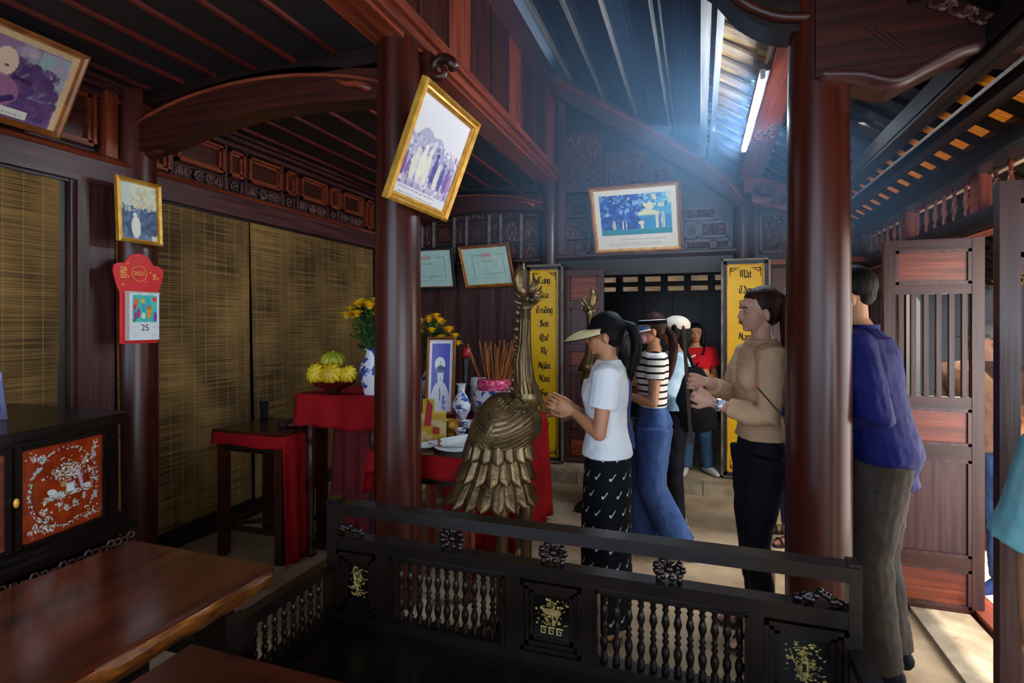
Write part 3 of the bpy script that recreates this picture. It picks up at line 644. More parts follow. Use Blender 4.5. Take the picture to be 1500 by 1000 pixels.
# ---------------------------------------------------------------- panelled doors
def leaf(name, label, o, ex, H, rows, slats=6, cat='door', mats=('wood_z', 'wood_x', 'plum_z'), th=.04):
    """rows: list of (kind, z0, z1); o is the hinge foot, ex the width vector"""
    o, ex = Vector(o), Vector(ex); W = ex.length; u = ex.normalized(); n = u.cross(Vector((0, 0, 1)))
    up = Vector((0, 0, 1)); t = thing(name, label, cat, o+ex/2, kind='structure')
    st = .052
    for a in (0, W-st): MB().obox(o+u*a-n*th/2, u*st, n*th, up*H).build('stile', mats[0], t)
    zs = [0]+[z for r in rows for z in r[1:]]+[H]
    for i in range(0, len(zs), 2):
        if zs[i+1]-zs[i] > .004: MB().obox(o+u*st-n*th*.42+up*zs[i], u*(W-2*st), n*th*.84, up*(zs[i+1]-zs[i])).build('rail', mats[1], t)
    for k, z0, z1 in rows:
        if k == 's':
            for i in range(slats):
                a = st+(W-2*st)*(i+.5)/slats; MB().obox(o+u*(a-.011)-n*.012+up*z0, u*.022, n*.024, up*(z1-z0)).build('slat', mats[0], t)
            continue
        MB().obox(o+u*st-n*.006+up*z0, u*(W-2*st), n*.012, up*(z1-z0)).build('panel', 'redwood_x' if k == 'h' else 'plum_z', t)
        for sg in (-1, 1):
            g = MB(); q = .016; s_ = n*sg
            for (a0, a1, b0, b1) in ((st, W-st, z0, z0+q), (st, W-st, z1-q, z1), (st, st+q, z0, z1), (W-st-q, W-st, z0, z1)):
                g.obox(o+u*a0+up*b0+s_*.005, u*(a1-a0), s_*.013, up*(b1-b0))
            g.build('bead', mats[2], t)
    return t
R1 = [('h', .04, .24), ('p', .30, .80), ('h', .87, 1.06), ('s', 1.12, 1.65), ('h', 1.70, 1.88)]
leaf('door_1', 'open panelled door leaf with upright slats behind the man in blue', (.925, 3.4, .0), (.435, 0, 0), 1.935, R1)
leaf('door_2', 'dark near door leaf cropped by the edge of the view', (.87, 2.09, 0), (.49, 0, 0), 1.935, R1)
leaf('door_3', 'plum panelled door leaf between the first text board and the doorway', (bx(829), YB-.08, .1), (bx(886)-bx(829), 0, 0), 1.93, [('h', .05, .25), ('p', .32, .9), ('h', .96, 1.12), ('p', 1.18, 1.55), ('h', 1.62, 1.88)], mats=('plum_z', 'plum_x', 'wood_z'))
for k in range(2): leaf('door_%d' % (4+k), 'closed door leaf of the courtyard wall, number %s from the back corner' % ('one', 'two', 'three', 'four')[k], (XR, 5.45-.5*k, .05), (0, -.48, 0), 1.9, R1)
# courtyard wall: lintel, spindles, eave beam
t = sroot('wall_right', 'courtyard side wall with turned spindles above the door lintel', 'wall', (XR, 3, 2.1))
MB().box((XR-.04, -2.5, 1.975), (XR+.06, 5.5, 2.07)).build('lintel', 'darkwood_y', t)
MB().box((XR-.02, -2.5, 1.965), (XR+.08, 5.5, 1.978)).build('lintel_bead', 'redwood_y', t)
MB().box((XR-.09, -2.5, 2.265), (XR+.07, 5.5, 2.40)).build('eave_beam', 'darkwood_y', t)
MB().box((XR+.02, -2.5, 2.252), (XR+.05, 5.5, 2.266)).build('pale_edge', 'lath', t)
MB().box((XR-.06, -2.5, -.1), (XR+.06, 5.5, .045)).build('threshold', 'redwood_y', t)
MB().box((XR-.34, -2.5, -.05), (XR-.08, 3.39, .018)).build('mortar_strip', 'stone', t)
def spindle_prof(h):
    return [(.010, 0), (.013, h*.05), (.008, h*.08), (.014, h*.16), (.008, h*.22), (.010, h*.3), (.017, h*.42), (.012, h*.6), (.008, h*.68), (.015, h*.72), (.008, h*.76), (.010, h*.9), (.012, h)]
spys = [1276, 1284, 1292, 1300, 1310, 1319, 1345, 1357, 1370, 1383, 1398, 1415, 1459, 1481]
for px in spys: MB().lathe(spindle_prof(.195), (XR, atx(px, 300, XR).y, 2.07), 10).build('spindle', 'redwood_z', t, smooth=True)
for y in (2.6, 2.4, 2.2): MB().lathe(spindle_prof(.195), (XR, y, 2.07), 10).build('spindle', 'redwood_z', t, smooth=True)
for px in (1267, 1331, 1437):
    y = atx(px, 300, XR).y; MB().box((XR-.03, y-.045, 2.07), (XR+.03, y+.045, 2.265)).build('spindle_post', 'redwood_z', t)
MB().box((XR-.04, 4.42, 0), (XR+.04, 4.48, 1.98)).build('door_post', 'darkwood_z', t); MB().box((XR-.04, 2.0, 0), (XR+.04, 2.07, 1.98)).build('door_post', 'darkwood_z', t)
# hall end behind the camera
t = struct(MB().box((-3.6, -3.1, 0), (XR+.1, -3.0, .6)).build('wall_front', 'darkwood_x'), 'low timber wall of the hall out of view', 'wall')
# outside
t = struct(MB().box((XR+.06, -6, -.3), (14, 14, -.15)).build('courtyard_paving', 'outside_paving'), 'sunlit pale courtyard paving outside the door', 'paving')
for i in range(7):
    for j in range(6): MB().box((1.48+.5*j, 2.6+.5*i, -.16), (1.965+.5*j, 3.085+.5*i, -.135)).build('paving_slab', 'outside_paving', t)
t = sroot('thatch_awning', 'sunlit straw thatch awning outside the doorway', 'roof', (2.6, 6, 1.9))
for i in range(22):
    z = 1.30+.045*i; MB().add([(1.9, 5.8+.02*i, z), (4.4, 5.6, z+rr.uniform(-.02, .02)), (4.4, 5.6, z+.06), (1.9, 5.8, z+.06+rr.uniform(-.02, .02)), (1.9, 5.9, z+.02), (4.4, 5.7, z+.02)], [(0, 1, 2, 3), (3, 2, 5, 4), (0, 4, 5, 1), (0, 3, 4), (1, 5, 2)]).build('straw_layer', 'thatch', t, fix=True)
struct(MB().box((5.5, 7.5, -.2), (5.6, 14, 2.6)).box((1.5, 13, -.2), (8, 13.1, 2.4)).build('courtyard_wall', 'outside_wall'), 'pale courtyard wall beyond the awning', 'wall')
b = thing('bench', 'wooden bench standing outside in the courtyard', 'bench', (2.3, 4.9, -.15))
MB().box((1.9, 4.75, .38), (2.9, 5.1, .42)).build('seat', 'redwood_x', b)
for x, y in ((1.95, 4.8), (2.8, 4.8), (1.95, 5.02), (2.8, 5.02)): MB().box((x, y, -.15), (x+.05, y+.05, .38)).build('leg', 'redwood_z', b)
MB().box((1.95, 4.9, .08), (2.85, 4.94, .12)).build('stretcher', 'redwood_x', b)
# smoke haze under the roof
hz = MB().box((-1.3, 2.7, 1.95), (1.2, 5.3, 3.1)).build('incense_haze', 'smoke')
hz.data.materials[0] = MATS['smoke']
vs = hz.data.vertices
for v_ in vs:
    wx = v_.co.x+hz.location.x
    if v_.co.z > 0: v_.co.z = zr(wx)-.12-hz.location.z
tag(hz, 'pale blue haze of incense smoke drifting under the roof', 'smoke', kind='stuff')
# ============================================================ FURNITURE
# big wooden slab bench
t = thing('slab_bench', 'thick polished dark slab bench with rough amber side edge', 'bench', (-1.9, 1.0, 0))
SX0, SX1, SY1, SZ = -2.22, -1.50, 1.63, .60
g = MB(); n = 40; rr2 = random.Random(4)
offs = [rr2.uniform(-.012, .012) for _ in range(n+1)]
rs = []
for i in range(n+1):
    y = -1.2+(SY1+1.2)*i/n; o_ = offs[i]
    rs.append([(SX0, y, SZ-.08), (SX0, y, SZ), (SX1-.012, y, SZ), (SX1, y, SZ-.008), (SX1+.004+o_*.3, y, SZ-.03), (SX1+o_*.6, y, SZ-.055+o_*.4), (SX1-.02+o_, y, SZ-.08)])
g.rings(rs).build('slab_top', 'slab', t, fix=True)
g = MB()
g.rings([[(SX1+.001, -1.2+(SY1+1.19)*i/n, SZ-.012), (SX1+.009+offs[i]*.4, -1.2+(SY1+1.19)*i/n, SZ-.03), (SX1+.007+offs[i]*.7, -1.2+(SY1+1.19)*i/n, SZ-.055+offs[i]*.4), (SX1-.016+offs[i], -1.2+(SY1+1.19)*i/n, SZ-.081), (SX1-.03, -1.2+(SY1+1.19)*i/n, SZ-.05)] for i in range(n+1)]).build('rough_edge', 'amber_edge', t, fix=True)
MB().box((SX0+.01, SY1-.001, SZ-.075), (SX1-.01, SY1+.006, SZ-.01)).build('end_edge', 'amber_edge', t)
for x, y in ((-2.1, 1.45), (-1.68, 1.45), (-2.1, -.9), (-1.68, -.9)): MB().box((x, y, 0), (x+.09, y+.09, SZ-.08)).build('leg', 'lacquer', t)
for y in (1.48, -.87): MB().box((-2.05, y, .3), (-1.68, y+.04, .36)).build('stretcher', 'lacquer', t)
# low table in front
t = thing('low_table', 'plain dark low table top in front of the lacquered settee', 'table', (-.6, .6, 0))
MB().box((-1.375, -.5, .535), (.2, 1.18, .582)).build('table_top', 'tabletop', t)
MB().box((-1.33, -.45, .46), (.15, 1.13, .535)).build('apron', 'darkwood_x', t)
for x, y in ((-1.33, 1.05), (.07, 1.05), (-1.33, -.45), (.07, -.45)): MB().box((x, y, 0), (x+.08, y+.08, .47)).build('leg', 'lacquer', t)
# lacquered settee with baluster back
t = thing('lacquered_settee', 'black lacquered settee with turned baluster back and gilt flower panels', 'settee', (-.43, 1.45, 0))
YS = 1.69
def sx_(px): return at(px, 800, YS).x
x0, x1 = sx_(485), sx_(1259)
MB().box((x0, 1.22, .385), (x1, YS, .42)).build('seat', 'lacquer', t)
MB().box((x0, 1.20, .36), (x1, 1.235, .415)).build('front_rail', 'lacquer', t)
MB().box((x0+.02, 1.24, .25), (x1-.02, 1.27, .36)).build('apron', 'lacquer', t)
for zz0, zz1, th_, nm in ((.808, .835, .05, 'top_rail'), (.835, .850, .064, 'rail_cap'), (.682, .722, .046, 'upper_rail'), (.722, .730, .056, 'rail_cap'), (.395, .448, .046, 'lower_rail'), (.448, .456, .056, 'rail_cap')):
    MB().box((x0, YS-th_/2, zz0), (x1, YS+th_/2, zz1)).build(nm, 'lacquer', t)
for a, b in ((485, 499), (556, 577), (743, 766), (854, 874), (1094, 1118), (1240, 1260)):
    top = .86 if a in (485, 1240) else .69
    MB().box((sx_(a), YS-.026, 0 if a in (485, 1240) else .39), (sx_(b), YS+.026, top)).build('post', 'lacquer', t)
def gilt_panel(a, b, kind, seed):
    xa, xb = sx_(a), sx_(b); za, zb = .462, .676
    for q, y_ in ((0, .030), (.014, .022), (.028, .014)):
        MB().box((xa+q, YS-y_, za+q), (xb-q, YS+.02, za+q+.012)).box((xa+q, YS-y_, zb-q-.012), (xb-q, YS+.02, zb-q)).box((xa+q, YS-y_, za+q), (xa+q+.012, YS+.02, zb-q)).box((xb-q-.012, YS-y_, za+q), (xb-q, YS+.02, zb-q)).build('panel_moulding', 'lacquer', t)
    r = random.Random(seed); c = Cv(60, 90, '0a0706')
    gold = ['8a7a40', 'a08c50', '6e5c2c', '9a8a5a']
    for k in range(120): c.ell(r.gauss(.5, .17), r.uniform(.1, .9), r.uniform(.01, .05), r.uniform(.008, .03), r.choice(gold), .9, r.uniform(0, 3))
    for k in range(7): c.line(.5+r.uniform(-.1, .1), .85, .5+r.uniform(-.3, .3), r.uniform(.15, .5), .008, r.choice(gold))
    if kind == 'key':
        c.rect(0, .72, 1, 1, '0a0706'); c.ell(.5, .4, .25, .08, '9a7a50', .7)
        for k in range(3):
            x = .2+.22*k
            for (p, q, s, u) in ((x, .76, x+.17, .785), (x, .76, x+.025, .92), (x, .90, x+.13, .92), (x+.11, .82, x+.13, .92), (x+.06, .82, x+.13, .84)): c.rect(p, q, s, u, 'b09a58')
    painted(c, (xa+.04, YS-.010, za+.04), (xb-xa-.08, 0, 0), (0, 0, zb-za-.08), 'gilt_panel', t, 'inlay')
gilt_panel(499, 556, 'flower', 1); gilt_panel(766, 854, 'key', 2); gilt_panel(1118, 1240, 'flower', 3)
bprof = [(.010, 0), (.013, .006), (.009, .013), (.012, .022), (.007, .03), (.009, .038), (.013, .055), (.012, .068), (.006, .084), (.011, .093), (.006, .102), (.011, .111), (.006, .120), (.008, .132), (.013, .146), (.009, .165), (.006, .176), (.011, .185), (.007, .193), (.012, .202), (.013, .214), (.010, .222)]
proto = None
def balusters(pts, zb, sc, par, w=1.0):
    global proto
    if proto is None:
        me_ob = MB().lathe(bprof, (0, 0, 0), 12).build('baluster', 'lacquer', smooth=True, local=True); proto = me_ob.data; bpy.data.objects.remove(me_ob)
    for x, y in pts:
        o = bpy.data.objects.new('baluster', proto); COL.objects.link(o); o.parent = par; o.location = Vector((x, y, zb))-ORG[par.name]; o.scale = (w, w, sc); ORG[o.name] = Vector((x, y, zb))
balusters([(sx_(588+(735-588)*i/11), YS) for i in range(12)], .456, 1.018, t)
balusters([(sx_(885+(1083-885)*i/11), YS) for i in range(12)], .456, 1.018, t)
for a, b in ((577, 743), (874, 1094)):
    xa, xb = sx_(a), sx_(b)
    for x in (xa, xb-.008): MB().box((x, YS-.034, .45), (x+.008, YS+.02, .69)).build('window_bead', 'lacquer', t)
    MB().box((xa, YS-.034, .676), (xb, YS+.02, .684)).build('window_bead', 'lacquer', t)
# carved openwork blossoms between the two top rails
for i, px in enumerate((510, 662, 810, 980, 1195)):
    c = Vector((sx_(px), YS, .768)); g = MB(); r = random.Random(i)
    flat = i in (0, 4)
    for k in range(9 if not flat else 12):
        a = k*2*PI/9; rad_ = .026
        p = c+Vector((math.cos(a)*rad_*(1.5), 0, math.sin(a)*rad_)) if not flat else c+Vector((-.05+.01*k, 0, -.03+r.uniform(0, .035)*(1-abs(k-5)/7)))
        g.ell(p, (.011, .009, .010), 8, 5); g.tube([c+(p-c)*.3, p, p+Vector((.012*math.cos(a+1), 0, .012*math.sin(a+1)))], [.005, .006, .003], 6)
    if not flat: g.ell(c, (.015, .012, .013), 8, 5); g.tube([c, c+Vector((0, 0, .042))], .008, 6); g.tube([c+Vector((-.03, 0, -.018)), c+Vector((-.03, 0, -.04))], .008, 6); g.tube([c+Vector((.03, 0, -.018)), c+Vector((.03, 0, -.04))], .008, 6)
    g.build('carved_blossom', 'lacquer', t, smooth=True)
for xa in (x0+.01, x1-.01):
    MB().box((xa-.023, 1.25, .60), (xa+.023, YS, .635)).build('arm_rail', 'lacquer', t)
    MB().box((xa-.023, 1.25, .42), (xa+.023, YS, .455)).build('arm_lower_rail', 'lacquer', t)
    MB().box((xa-.03, 1.235, 0), (xa+.03, 1.285, .64)).build('arm_post', 'lacquer', t)
    MB().box((xa-.023, 1.66, .42), (xa+.023, YS, .62)).build('arm_block', 'lacquer', t)
    balusters([(xa, 1.312+.042*i) for i in range(8)], .455, .66, t, .85)
# inlaid cabinet with a bowed front
t = thing('inlaid_cabinet', 'dark bow-fronted cabinet with mother-of-pearl garden inlay on orange wood', 'cabinet', (-2.85, 1.2, 0))
def bow(y, d=0): # bowed front between y=.3 and 1.75
    u = (y-.35)/1.4; return -2.50-.0+d-.16*(2*u-1)**2*0-(.22*(1-u)**1.5)*0 + .0
CY0, CY1 = .2, 1.745
def fx(y): # front line: straightens towards the right end, bows towards the room in the middle
    u = (CY1-y)/1.545; return -2.47-.15*u+.13*math.sin(PI*min(u*1.2, 1))
def bowslab(z0, z1, grow, name, m_, y0=CY0, y1=CY1):
    N = 26; rs = []
    for i in range(N+1):
        y = y0+(y1-y0)*i/N; rs.append([(-3.22, y, z0), (fx(y)+grow, y, z0), (fx(y)+grow, y, z1), (-3.22, y, z1)])
    MB().rings(rs).build(name, m_, t, fix=True)
bowslab(.65, 1.05, 0, 'body', 'lacquer')
for z0, z1, g_ in ((1.05, 1.065, .015), (1.065, 1.085, .04), (1.085, 1.10, .03)): bowslab(z0, z1, g_, 'cornice', 'lacquer', CY0-g_, CY1+g_)
for z0, z1, g_ in ((.632, .652, .02), (.606, .632, .035), (.575, .606, .055)): bowslab(z0, z1, g_, 'base_moulding', 'lacquer', CY0-g_, CY1+g_)
g = MB()
for i in range(46):
    y = CY0+i*.0345; x_ = fx(y)+.07
    g.tube([(x_, y+.014*math.cos(a), .558+.014*math.sin(a)-.006*(i % 3)) for a in [j*PI/3 for j in range(7)]], .005, 5)
tag(g.build('carved_fringe', 'carved', t), kind='stuff')
bowslab(.44, .545, .05, 'apron', 'lacquer')
for y in (CY0+.02, CY1-.08): MB().box((-2.62, y, 0), (-2.52, y+.08, .5)).build('leg', 'lacquer', t); MB().box((-3.2, y, 0), (-3.1, y+.08, .5)).build('leg', 'lacquer', t)
# door panel with inlay
c = Cv(150, 160, '8a2c0e'); r = random.Random(11)
c.noise(0, 0, 1, 1, 260, ['7a240c', '94340f', '6e200a', 'a03c12'], (.01, .12), 5, .35)
pearl = ['cfd8d0', 'a8b8b0', 'e8e4d8', '8aa0a0', 'c8b898', '9a9478', 'b8c8c4']
for q in (.43, .455):
    for k in range(46):
        a = k*2*PI/46; 
        if r.random() < .75: c.ell(.5+q*.98*math.cos(a), .5+q*math.sin(a), .012, .008, r.choice(pearl[3:]), .8, a+PI/2)
c.ring(.5, .5, .40, .42, .02, '6a2410')
for k in range(70):
    a = r.uniform(0, 6.28); q = r.gauss(.43, .012); c.ell(.5+q*math.cos(a), .5+q*math.sin(a), r.uniform(.008, .025), .008, r.choice(pearl), .9, a+PI/2)
for k in range(210): c.ell(r.gauss(.55, .12), r.gauss(.33, .055), r.uniform(.005, .018), r.uniform(.004, .010), r.choice(pearl), .95, r.uniform(0, 3))
c.line(.66, .36, .72, .56, .022, 'b8a0b0'); c.line(.60, .33, .68, .4, .016, 'c0b0b0')
c.ell(.33, .53, .06, .035, 'd0d8d0', 1, .4); c.ell(.47, .47, .04, .03, 'b08850'); c.rect(.50, .47, .62, .58, 'a8b0a8'); c.rect(.515, .485, .60, .57, 'd8dcd4')
c.ell(.43, .57, .04, .025, 'd8dcd4'); c.ell(.78, .55, .05, .02, 'c8d0c8')
for k in range(120): c.ell(r.uniform(.22, .85), r.gauss(.585, .02), r.uniform(.008, .03), .006, r.choice(pearl), .95, r.uniform(-.4, .4))
for cx, cy in ((.22, .72), (.28, .80), (.42, .70), (.50, .74), (.62, .72), (.74, .67), (.84, .40), (.86, .5), (.76, .25)):
    for k in range(18): c.ell(r.gauss(cx, .02), r.gauss(cy, .025), r.uniform(.005, .02), r.uniform(.004, .012), r.choice(pearl), .95, r.uniform(0, 3))
for cx, cy, a in ((.17, .25, -.6), (.9, .7, 1.2), (.88, .2, 1.0)): c.ell(cx, cy, .06, .02, 'a0b0ac', .9, a)
for cx, cy in ((.1, .1), (.9, .1), (.1, .9), (.9, .9), (.2, .12), (.2, .9), (.8, .9), (.3, .94)):
    for k in range(16): c.ell(r.gauss(cx, .03), r.gauss(cy, .03), r.uniform(.006, .03), .006, r.choice(pearl), .9, r.uniform(0, 3))
PY0, PY1 = 1.335, 1.655
painted(c, (0, 0, 0), (0, 0, 0), (0, 0, 0), 'inlay_panel', t, 'inlay', off=lambda u, v: Vector((fx(PY0+(PY1-PY0)*u)+.008, PY0+(PY1-PY0)*u, .67+.35*v)))
for a, b in ((PY1+.0, PY1+.02), (PY1+.035, PY1+.055), (PY0-.03, PY0-.006), (PY0-.06, PY0-.04)):
    MB().rings([[(fx(y)-.01, y, .655), (fx(y)+.018, y, .655), (fx(y)+.018, y, 1.04), (fx(y)-.01, y, 1.04)] for y in (a, b)]).build('door_stile', 'lacquer', t, fix=True)
for z0, z1 in ((1.022, 1.04), (.653, .669)): bowslab(z0, z1, .018, 'door_rail', 'lacquer', PY0, PY1)
MB().rings([[(fx(y)+.0, y, .67), (fx(y)+.009, y, .67), (fx(y)+.009, y, 1.02), (fx(y), y, 1.02)] for y in [.95+.35*i/6 for i in range(7)]]).build('inlay_panel', 'redwood_y', t, fix=True)
MB().ell((fx(1.30)+.03, 1.302, .84), (.008, .010, .018), 8, 6).build('key_plate', 'gilt', t, smooth=True)
# photo standing on the cabinet, only its edge in view
t = thing('standing_photo', 'blue-violet photo card standing on the inlaid cabinet', 'photo', (-2.68, 1.27, 1.1))
p = atd(9, 612, 2.26); MB().obox((-2.72, p.y-.29, 1.10), (0, .30, 0), (-.006, 0, 0), (-.04, 0, .20)).build('card', 'dark_frame', t)
cc = Cv(40, 30, '5a5a90'); cc.noise(0, 0, 1, 1, 60, ['484880', '7878a8', '34345c'], (.03, .12), 3); painted(cc, (-2.717, p.y-.285, 1.105), (0, .29, 0), (-.038, 0, .19), 'picture', t)
# ============================================================ PICTURES
# tilted gilt picture on the thick column
c = Cv(110, 96, 'e4dfe6'); r = random.Random(5)
c.put(c.Y > .28+.35*np.abs(c.X-.35)+.03*np.sin(c.X*20), 'b4b0cc')
c.noise(.05, .38, .98, .9, 420, ['8c88b8', 'a8a4c8', 'd0cce0', '7468a8', 'c4bcd8', 'e8e4ee'], (.008, .03), 6, .8)
for x, w_, cl, h_ in ((.06, .03, '7a4a90', .2), (.13, .03, '6a5aa0', .14), (.22, .05, 'e8e2d4', .3), (.34, .06, 'f0ead8', .36), (.44, .05, 'ece6d6', .34), (.58, .045, '3c4896', .34), (.66, .04, 'e8e0d0', .25), (.75, .04, '50509c', .28), (.86, .05, '7a5aa4', .24), (.93, .04, 'a884b4', .2)):
    c.ell(x, .80-h_*.4, w_, h_*.5, cl, .9); c.ell(x, .80-h_*.95, w_*.5, .028, cl)
for k in range(4): c.line(.1+.22*k, .97, .15+.22*k, .78, .02, 'd8b0c8', .5)
c.rect(0, .90, 1, 1, 'e0dce4'); c.caption(.08, .92, .75, 3, '4a4a70', .026); c.rect(0, 0, 1, .02, 'd8d0c0')
P0 = Vector((-1.352, 2.13, 2.07)); P1 = Vector((-1.352, 2.74, 2.07)); up = Vector((.205, 0, .515))
frame_and_picture('gilt_picture', 'bright gold framed faded group photograph tilted forward on the thick column', 'picture', P0, P1-P0, up, c, 'gold_frame', .034, .03, inner=('gold_frame', .012))
# volute carved bracket behind it
t = struct(MB().tube([Vector((-1.30+(.075-.0105*k*.45)*math.cos(k*.55)*1.0, 2.62+.0*k, 2.84+(.075-.0105*k*.45)*math.sin(k*.55))) for k in range(15)], [.03]*4+[.026]*6+[.018]*5, 10).build('scroll_bracket', 'wood_x', smooth=True), 'spiral scroll bracket peeping above the tilted gold picture', 'bracket')
MB().box((-1.40, 2.57, 2.72), (-1.34, 2.66, 2.93)).build('bracket_arm', 'wood_x', t)
# blue tree picture over the doorway
c = Cv(120, 96, 'f0ece4'); r = random.Random(9)
m_ = (c.X > .07) & (c.X < .93) & (c.Y > .09) & (c.Y < .76); sub = c.a.copy()
c.put(m_, '58b4e0'); c.put(m_ & (c.Y < .72) & (c.X < .62), '2c54c0', .8)
c.noise(.07, .09, .62, .45, 330, ['2444b4', '3864d0', '70a8e8', '2038a0', 'a0d4f0', '1c3490'], (.01, .04), 2, .85)
c.noise(.62, .10, .93, .3, 90, ['60b8e4', '90d8f0', '3c80d0', 'e8f0d0'], (.01, .04), 3, .85)
c.put((c.Y > .34+.5*abs(c.X-.66)) & (c.Y < .48) & (abs(c.X-.66) < .13), 'f0f0c8'); c.ell(.68, .3, .05, .06, 'f4f0d0')
c.rect(.55, .45, .93, .66, '3c94d4', .9); c.noise(.1, .45, .55, .68, 120, ['2440a8', '4878d0', '1c50a0'], (.01, .04), 4, .8)
for x in (.22, .24, .34, .38, .75, .765, .82, .84): c.ell(x, .60-.05*(x > .7), .008, .09+.06*(x > .7), 'f0e8d0')
c.ell(.57, .57, .035, .035, 'f4ecd8'); c.rect(.555, .57, .59, .67, 'f4ecd8'); c.rect(.07, .67, .93, .76, '3c98b0')
keep = ~m_; c.a[keep] = sub[keep]; c.caption(.3, .80, .85, 3, '6a7080', .035); c.caption(.15, .90, .8, 2, '90949c', .03, 8)
q0, q1, q3 = at(872, 372, YB-.10), at(1001, 366, YB-.10), at(862, 275, YB-.34)
frame_and_picture('tree_picture', 'framed blue photograph of tall trees leaning over the dark doorway', 'picture', q0, (q1.x-q0.x, 0, q1.z-q0.z), (q3.x-q0.x, -.24, q3.z-q0.z), c, 'brown_frame', .022, .02, inner=('gold_frame', .02))
# two green certificates
def cert(seed):
    c = Cv(100, 80, 'bcdcd4'); c.noise(0, 0, 1, 1, 60, ['c8e4dc', 'b0d4d0'], (.05, .2), seed, .4)
    for a in ((.2, .2, .4, .2), (.72, .2, .88, .2), (.2, .2, .2, .8), (.88, .2, .88, .8), (.2, .83, .88, .83)): c.line(a[0], a[1], a[2], a[3], .008, '70b0ac', .8)
    for k in range(9): c.line(.42+.025*k, .24, .425+.025*k+.01*(k % 2), .15, .007, 'd07078', .9)
    for k in range(8): c.ell(.42+.03*k, .36+.01*(k % 2), .012, .02, '7c9c80', .8)
    c.caption(.28, .46, .8, 4, '88acaa', .05, seed); c.caption(.45, .70, .85, 1, '4c7c84', .03, seed, .025); c.ell(.6, .74, .07, .05, '98bcb4', .5)
    return c
def cert_frame(pts, lab, seed, f1, f2):
    a, b, d = pts; frame_and_picture('certificate', lab, 'certificate', a, (b.x-a.x, 0, b.z-a.z), (d.x-a.x, d.y-a.y, d.z-a.z), cert(seed), f1, .026, .02, inner=(f2, .010), group='certificates leaning on the back wall moulding')
cert_frame((at(683, 422, YB-.07), at(756, 418, YB-.07), at(671, 361, YB-.22)), 'pale green certificate in a brown frame nearest the crane statue head', 1, 'brown_frame', 'gold_frame')
cert_frame((at(585, 425, YB-.07), at(669, 423, YB-.07), at(577, 365, YB-.22)), 'pale green certificate partly hidden by the thick column', 2, 'dark_frame', 'brown_frame')
# portrait group photo on the calendar column
c = Cv(60, 84, 'dcdcc0'); c.put(c.X < .3, 'c8d8c8'); c.noise(.3, .05, 1, .5, 90, ['e0cc8c', 'c8b888', 'b0c0b8'], (.01, .06), 3, .6)
c.put((c.Y > .42), '7890ac')
for x, y, cl in ((.1, .45, '5c7498'), (.25, .5, '465c80'), (.38, .44, '506890'), (.62, .46, '5a7094'), (.78, .47, '44587c'), (.92, .44, '3c5074')): c.ell(x, y+.22, .10, .25, cl, .95); c.ell(x, y-.03, .035, .035, 'd8d0b8')
c.noise(.05, .38, .95, .5, 16, ['d8ccb0', 'c8bca0', '283850'], (.02, .035), 8); c.noise(.0, .5, 1, .98, 60, ['3c5074', '6880a4', '8498b0', '2c4060'], (.02, .06), 9, .5, 2.5); c.ell(.42, .78, .12, .2, 'ecead8'); c.ell(.4, .56, .05, .04, 'ecead8'); c.rect(.85, .9, 1, 1, 'e0dcc0')
a, b, d = atx(170, 352, -3.175), atx(235, 361, -3.175), atx(168, 255, -3.135)
frame_and_picture('column_picture', 'small gold framed group photograph above the red calendar', 'picture', a, (0, b.y-a.y, b.z-a.z), (.03, d.y-a.y, d.z-a.z), c, 'gold_frame', .024, .025)
# big picture leaning forward at the upper left
c = Cv(90, 70, '8a6a8c'); r = random.Random(3)
c.rect(0, 0, 1, .09, 'c8a87c'); c.rect(.93, 0, 1, 1, 'd4b48c'); c.rect(.68, .1, .93, .7, '94a8b0'); c.noise(.5, .1, .93, .5, 60, ['a890b0', '98acac', 'b8b0b0'], (.02, .07), 1, .5)
c.noise(.15, .3, .9, .95, 300, ['6a4478', '503468', '7c5488', '8a5a80', '44305c'], (.01, .06), 2, .8)
c.put((c.Y > .5+.6*(1-c.X)*0+.9*(abs(c.X-.7)-.2)) & (c.X > .5) & (c.X < .92), '54386c', .6)
c.ell(.42, .36, .10, .17, 'd8b8a4'); c.ell(.44, .40, .03, .01, '7a5048'); c.ell(.40, .70, .2, .2, 'a06888', .8); c.line(.3, .95, .55, .75, .03, '38285c')
c.line(.52, .5, .66, .52, .02, '40284c'); c.rect(0, .87, .72, .97, 'd8d4c4'); c.caption(.03, .90, .68, 2, '6a7a60', .035)
a, b = atx(84, 216, -3.24), atx(104, 108, -3.0)
y0_ = 1.42; frame_and_picture('large_photograph', 'brown framed purple-tinted photograph leaning forward over the near blind', 'picture', (-3.24, y0_, 2.487), (0, a.y-y0_, 0), (.24, 0, .40), c, 'brown_frame', .03, .025)
# portrait of an officer on the altar
c = Cv(70, 120, 'e8e6ec'); c.rect(.12, .05, .88, 1, '3438b0')
c.ell(.5, .92, .42, .34, 'dfe4ee'); c.ell(.5, .50, .13, .13, 'e8e4e4'); c.rect(.42, .55, .58, .66, 'dcdce4'); c.ell(.49, .50, .12, .135, 'e6e4e8')
c.ell(.47, .34, .22, .10, 'e4e8ec'); c.ell(.5, .40, .17, .04, '24306c'); c.ell(.49, .44, .13, .02, '4a5088'); c.ell(.48, .33, .03, .03, 'c0bc70')
for x in (.44, .55): c.ell(x, .47, .022, .008, '404878')
c.ell(.5, .52, .015, .03, 'b8b8cc'); c.ell(.5, .565, .035, .008, '6a6488'); c.line(.48, .68, .50, .84, .022, '303868')
for k in range(20): c.ell(.66+random.Random(k).uniform(-.07, .07), .86+random.Random(k+50).uniform(-.08, .1), .02, .02, '5060c0')
a, b, d = atd(622, 605, 4.0), atd(665, 605, 4.0), atd(618, 493, 4.05); z_ = .82
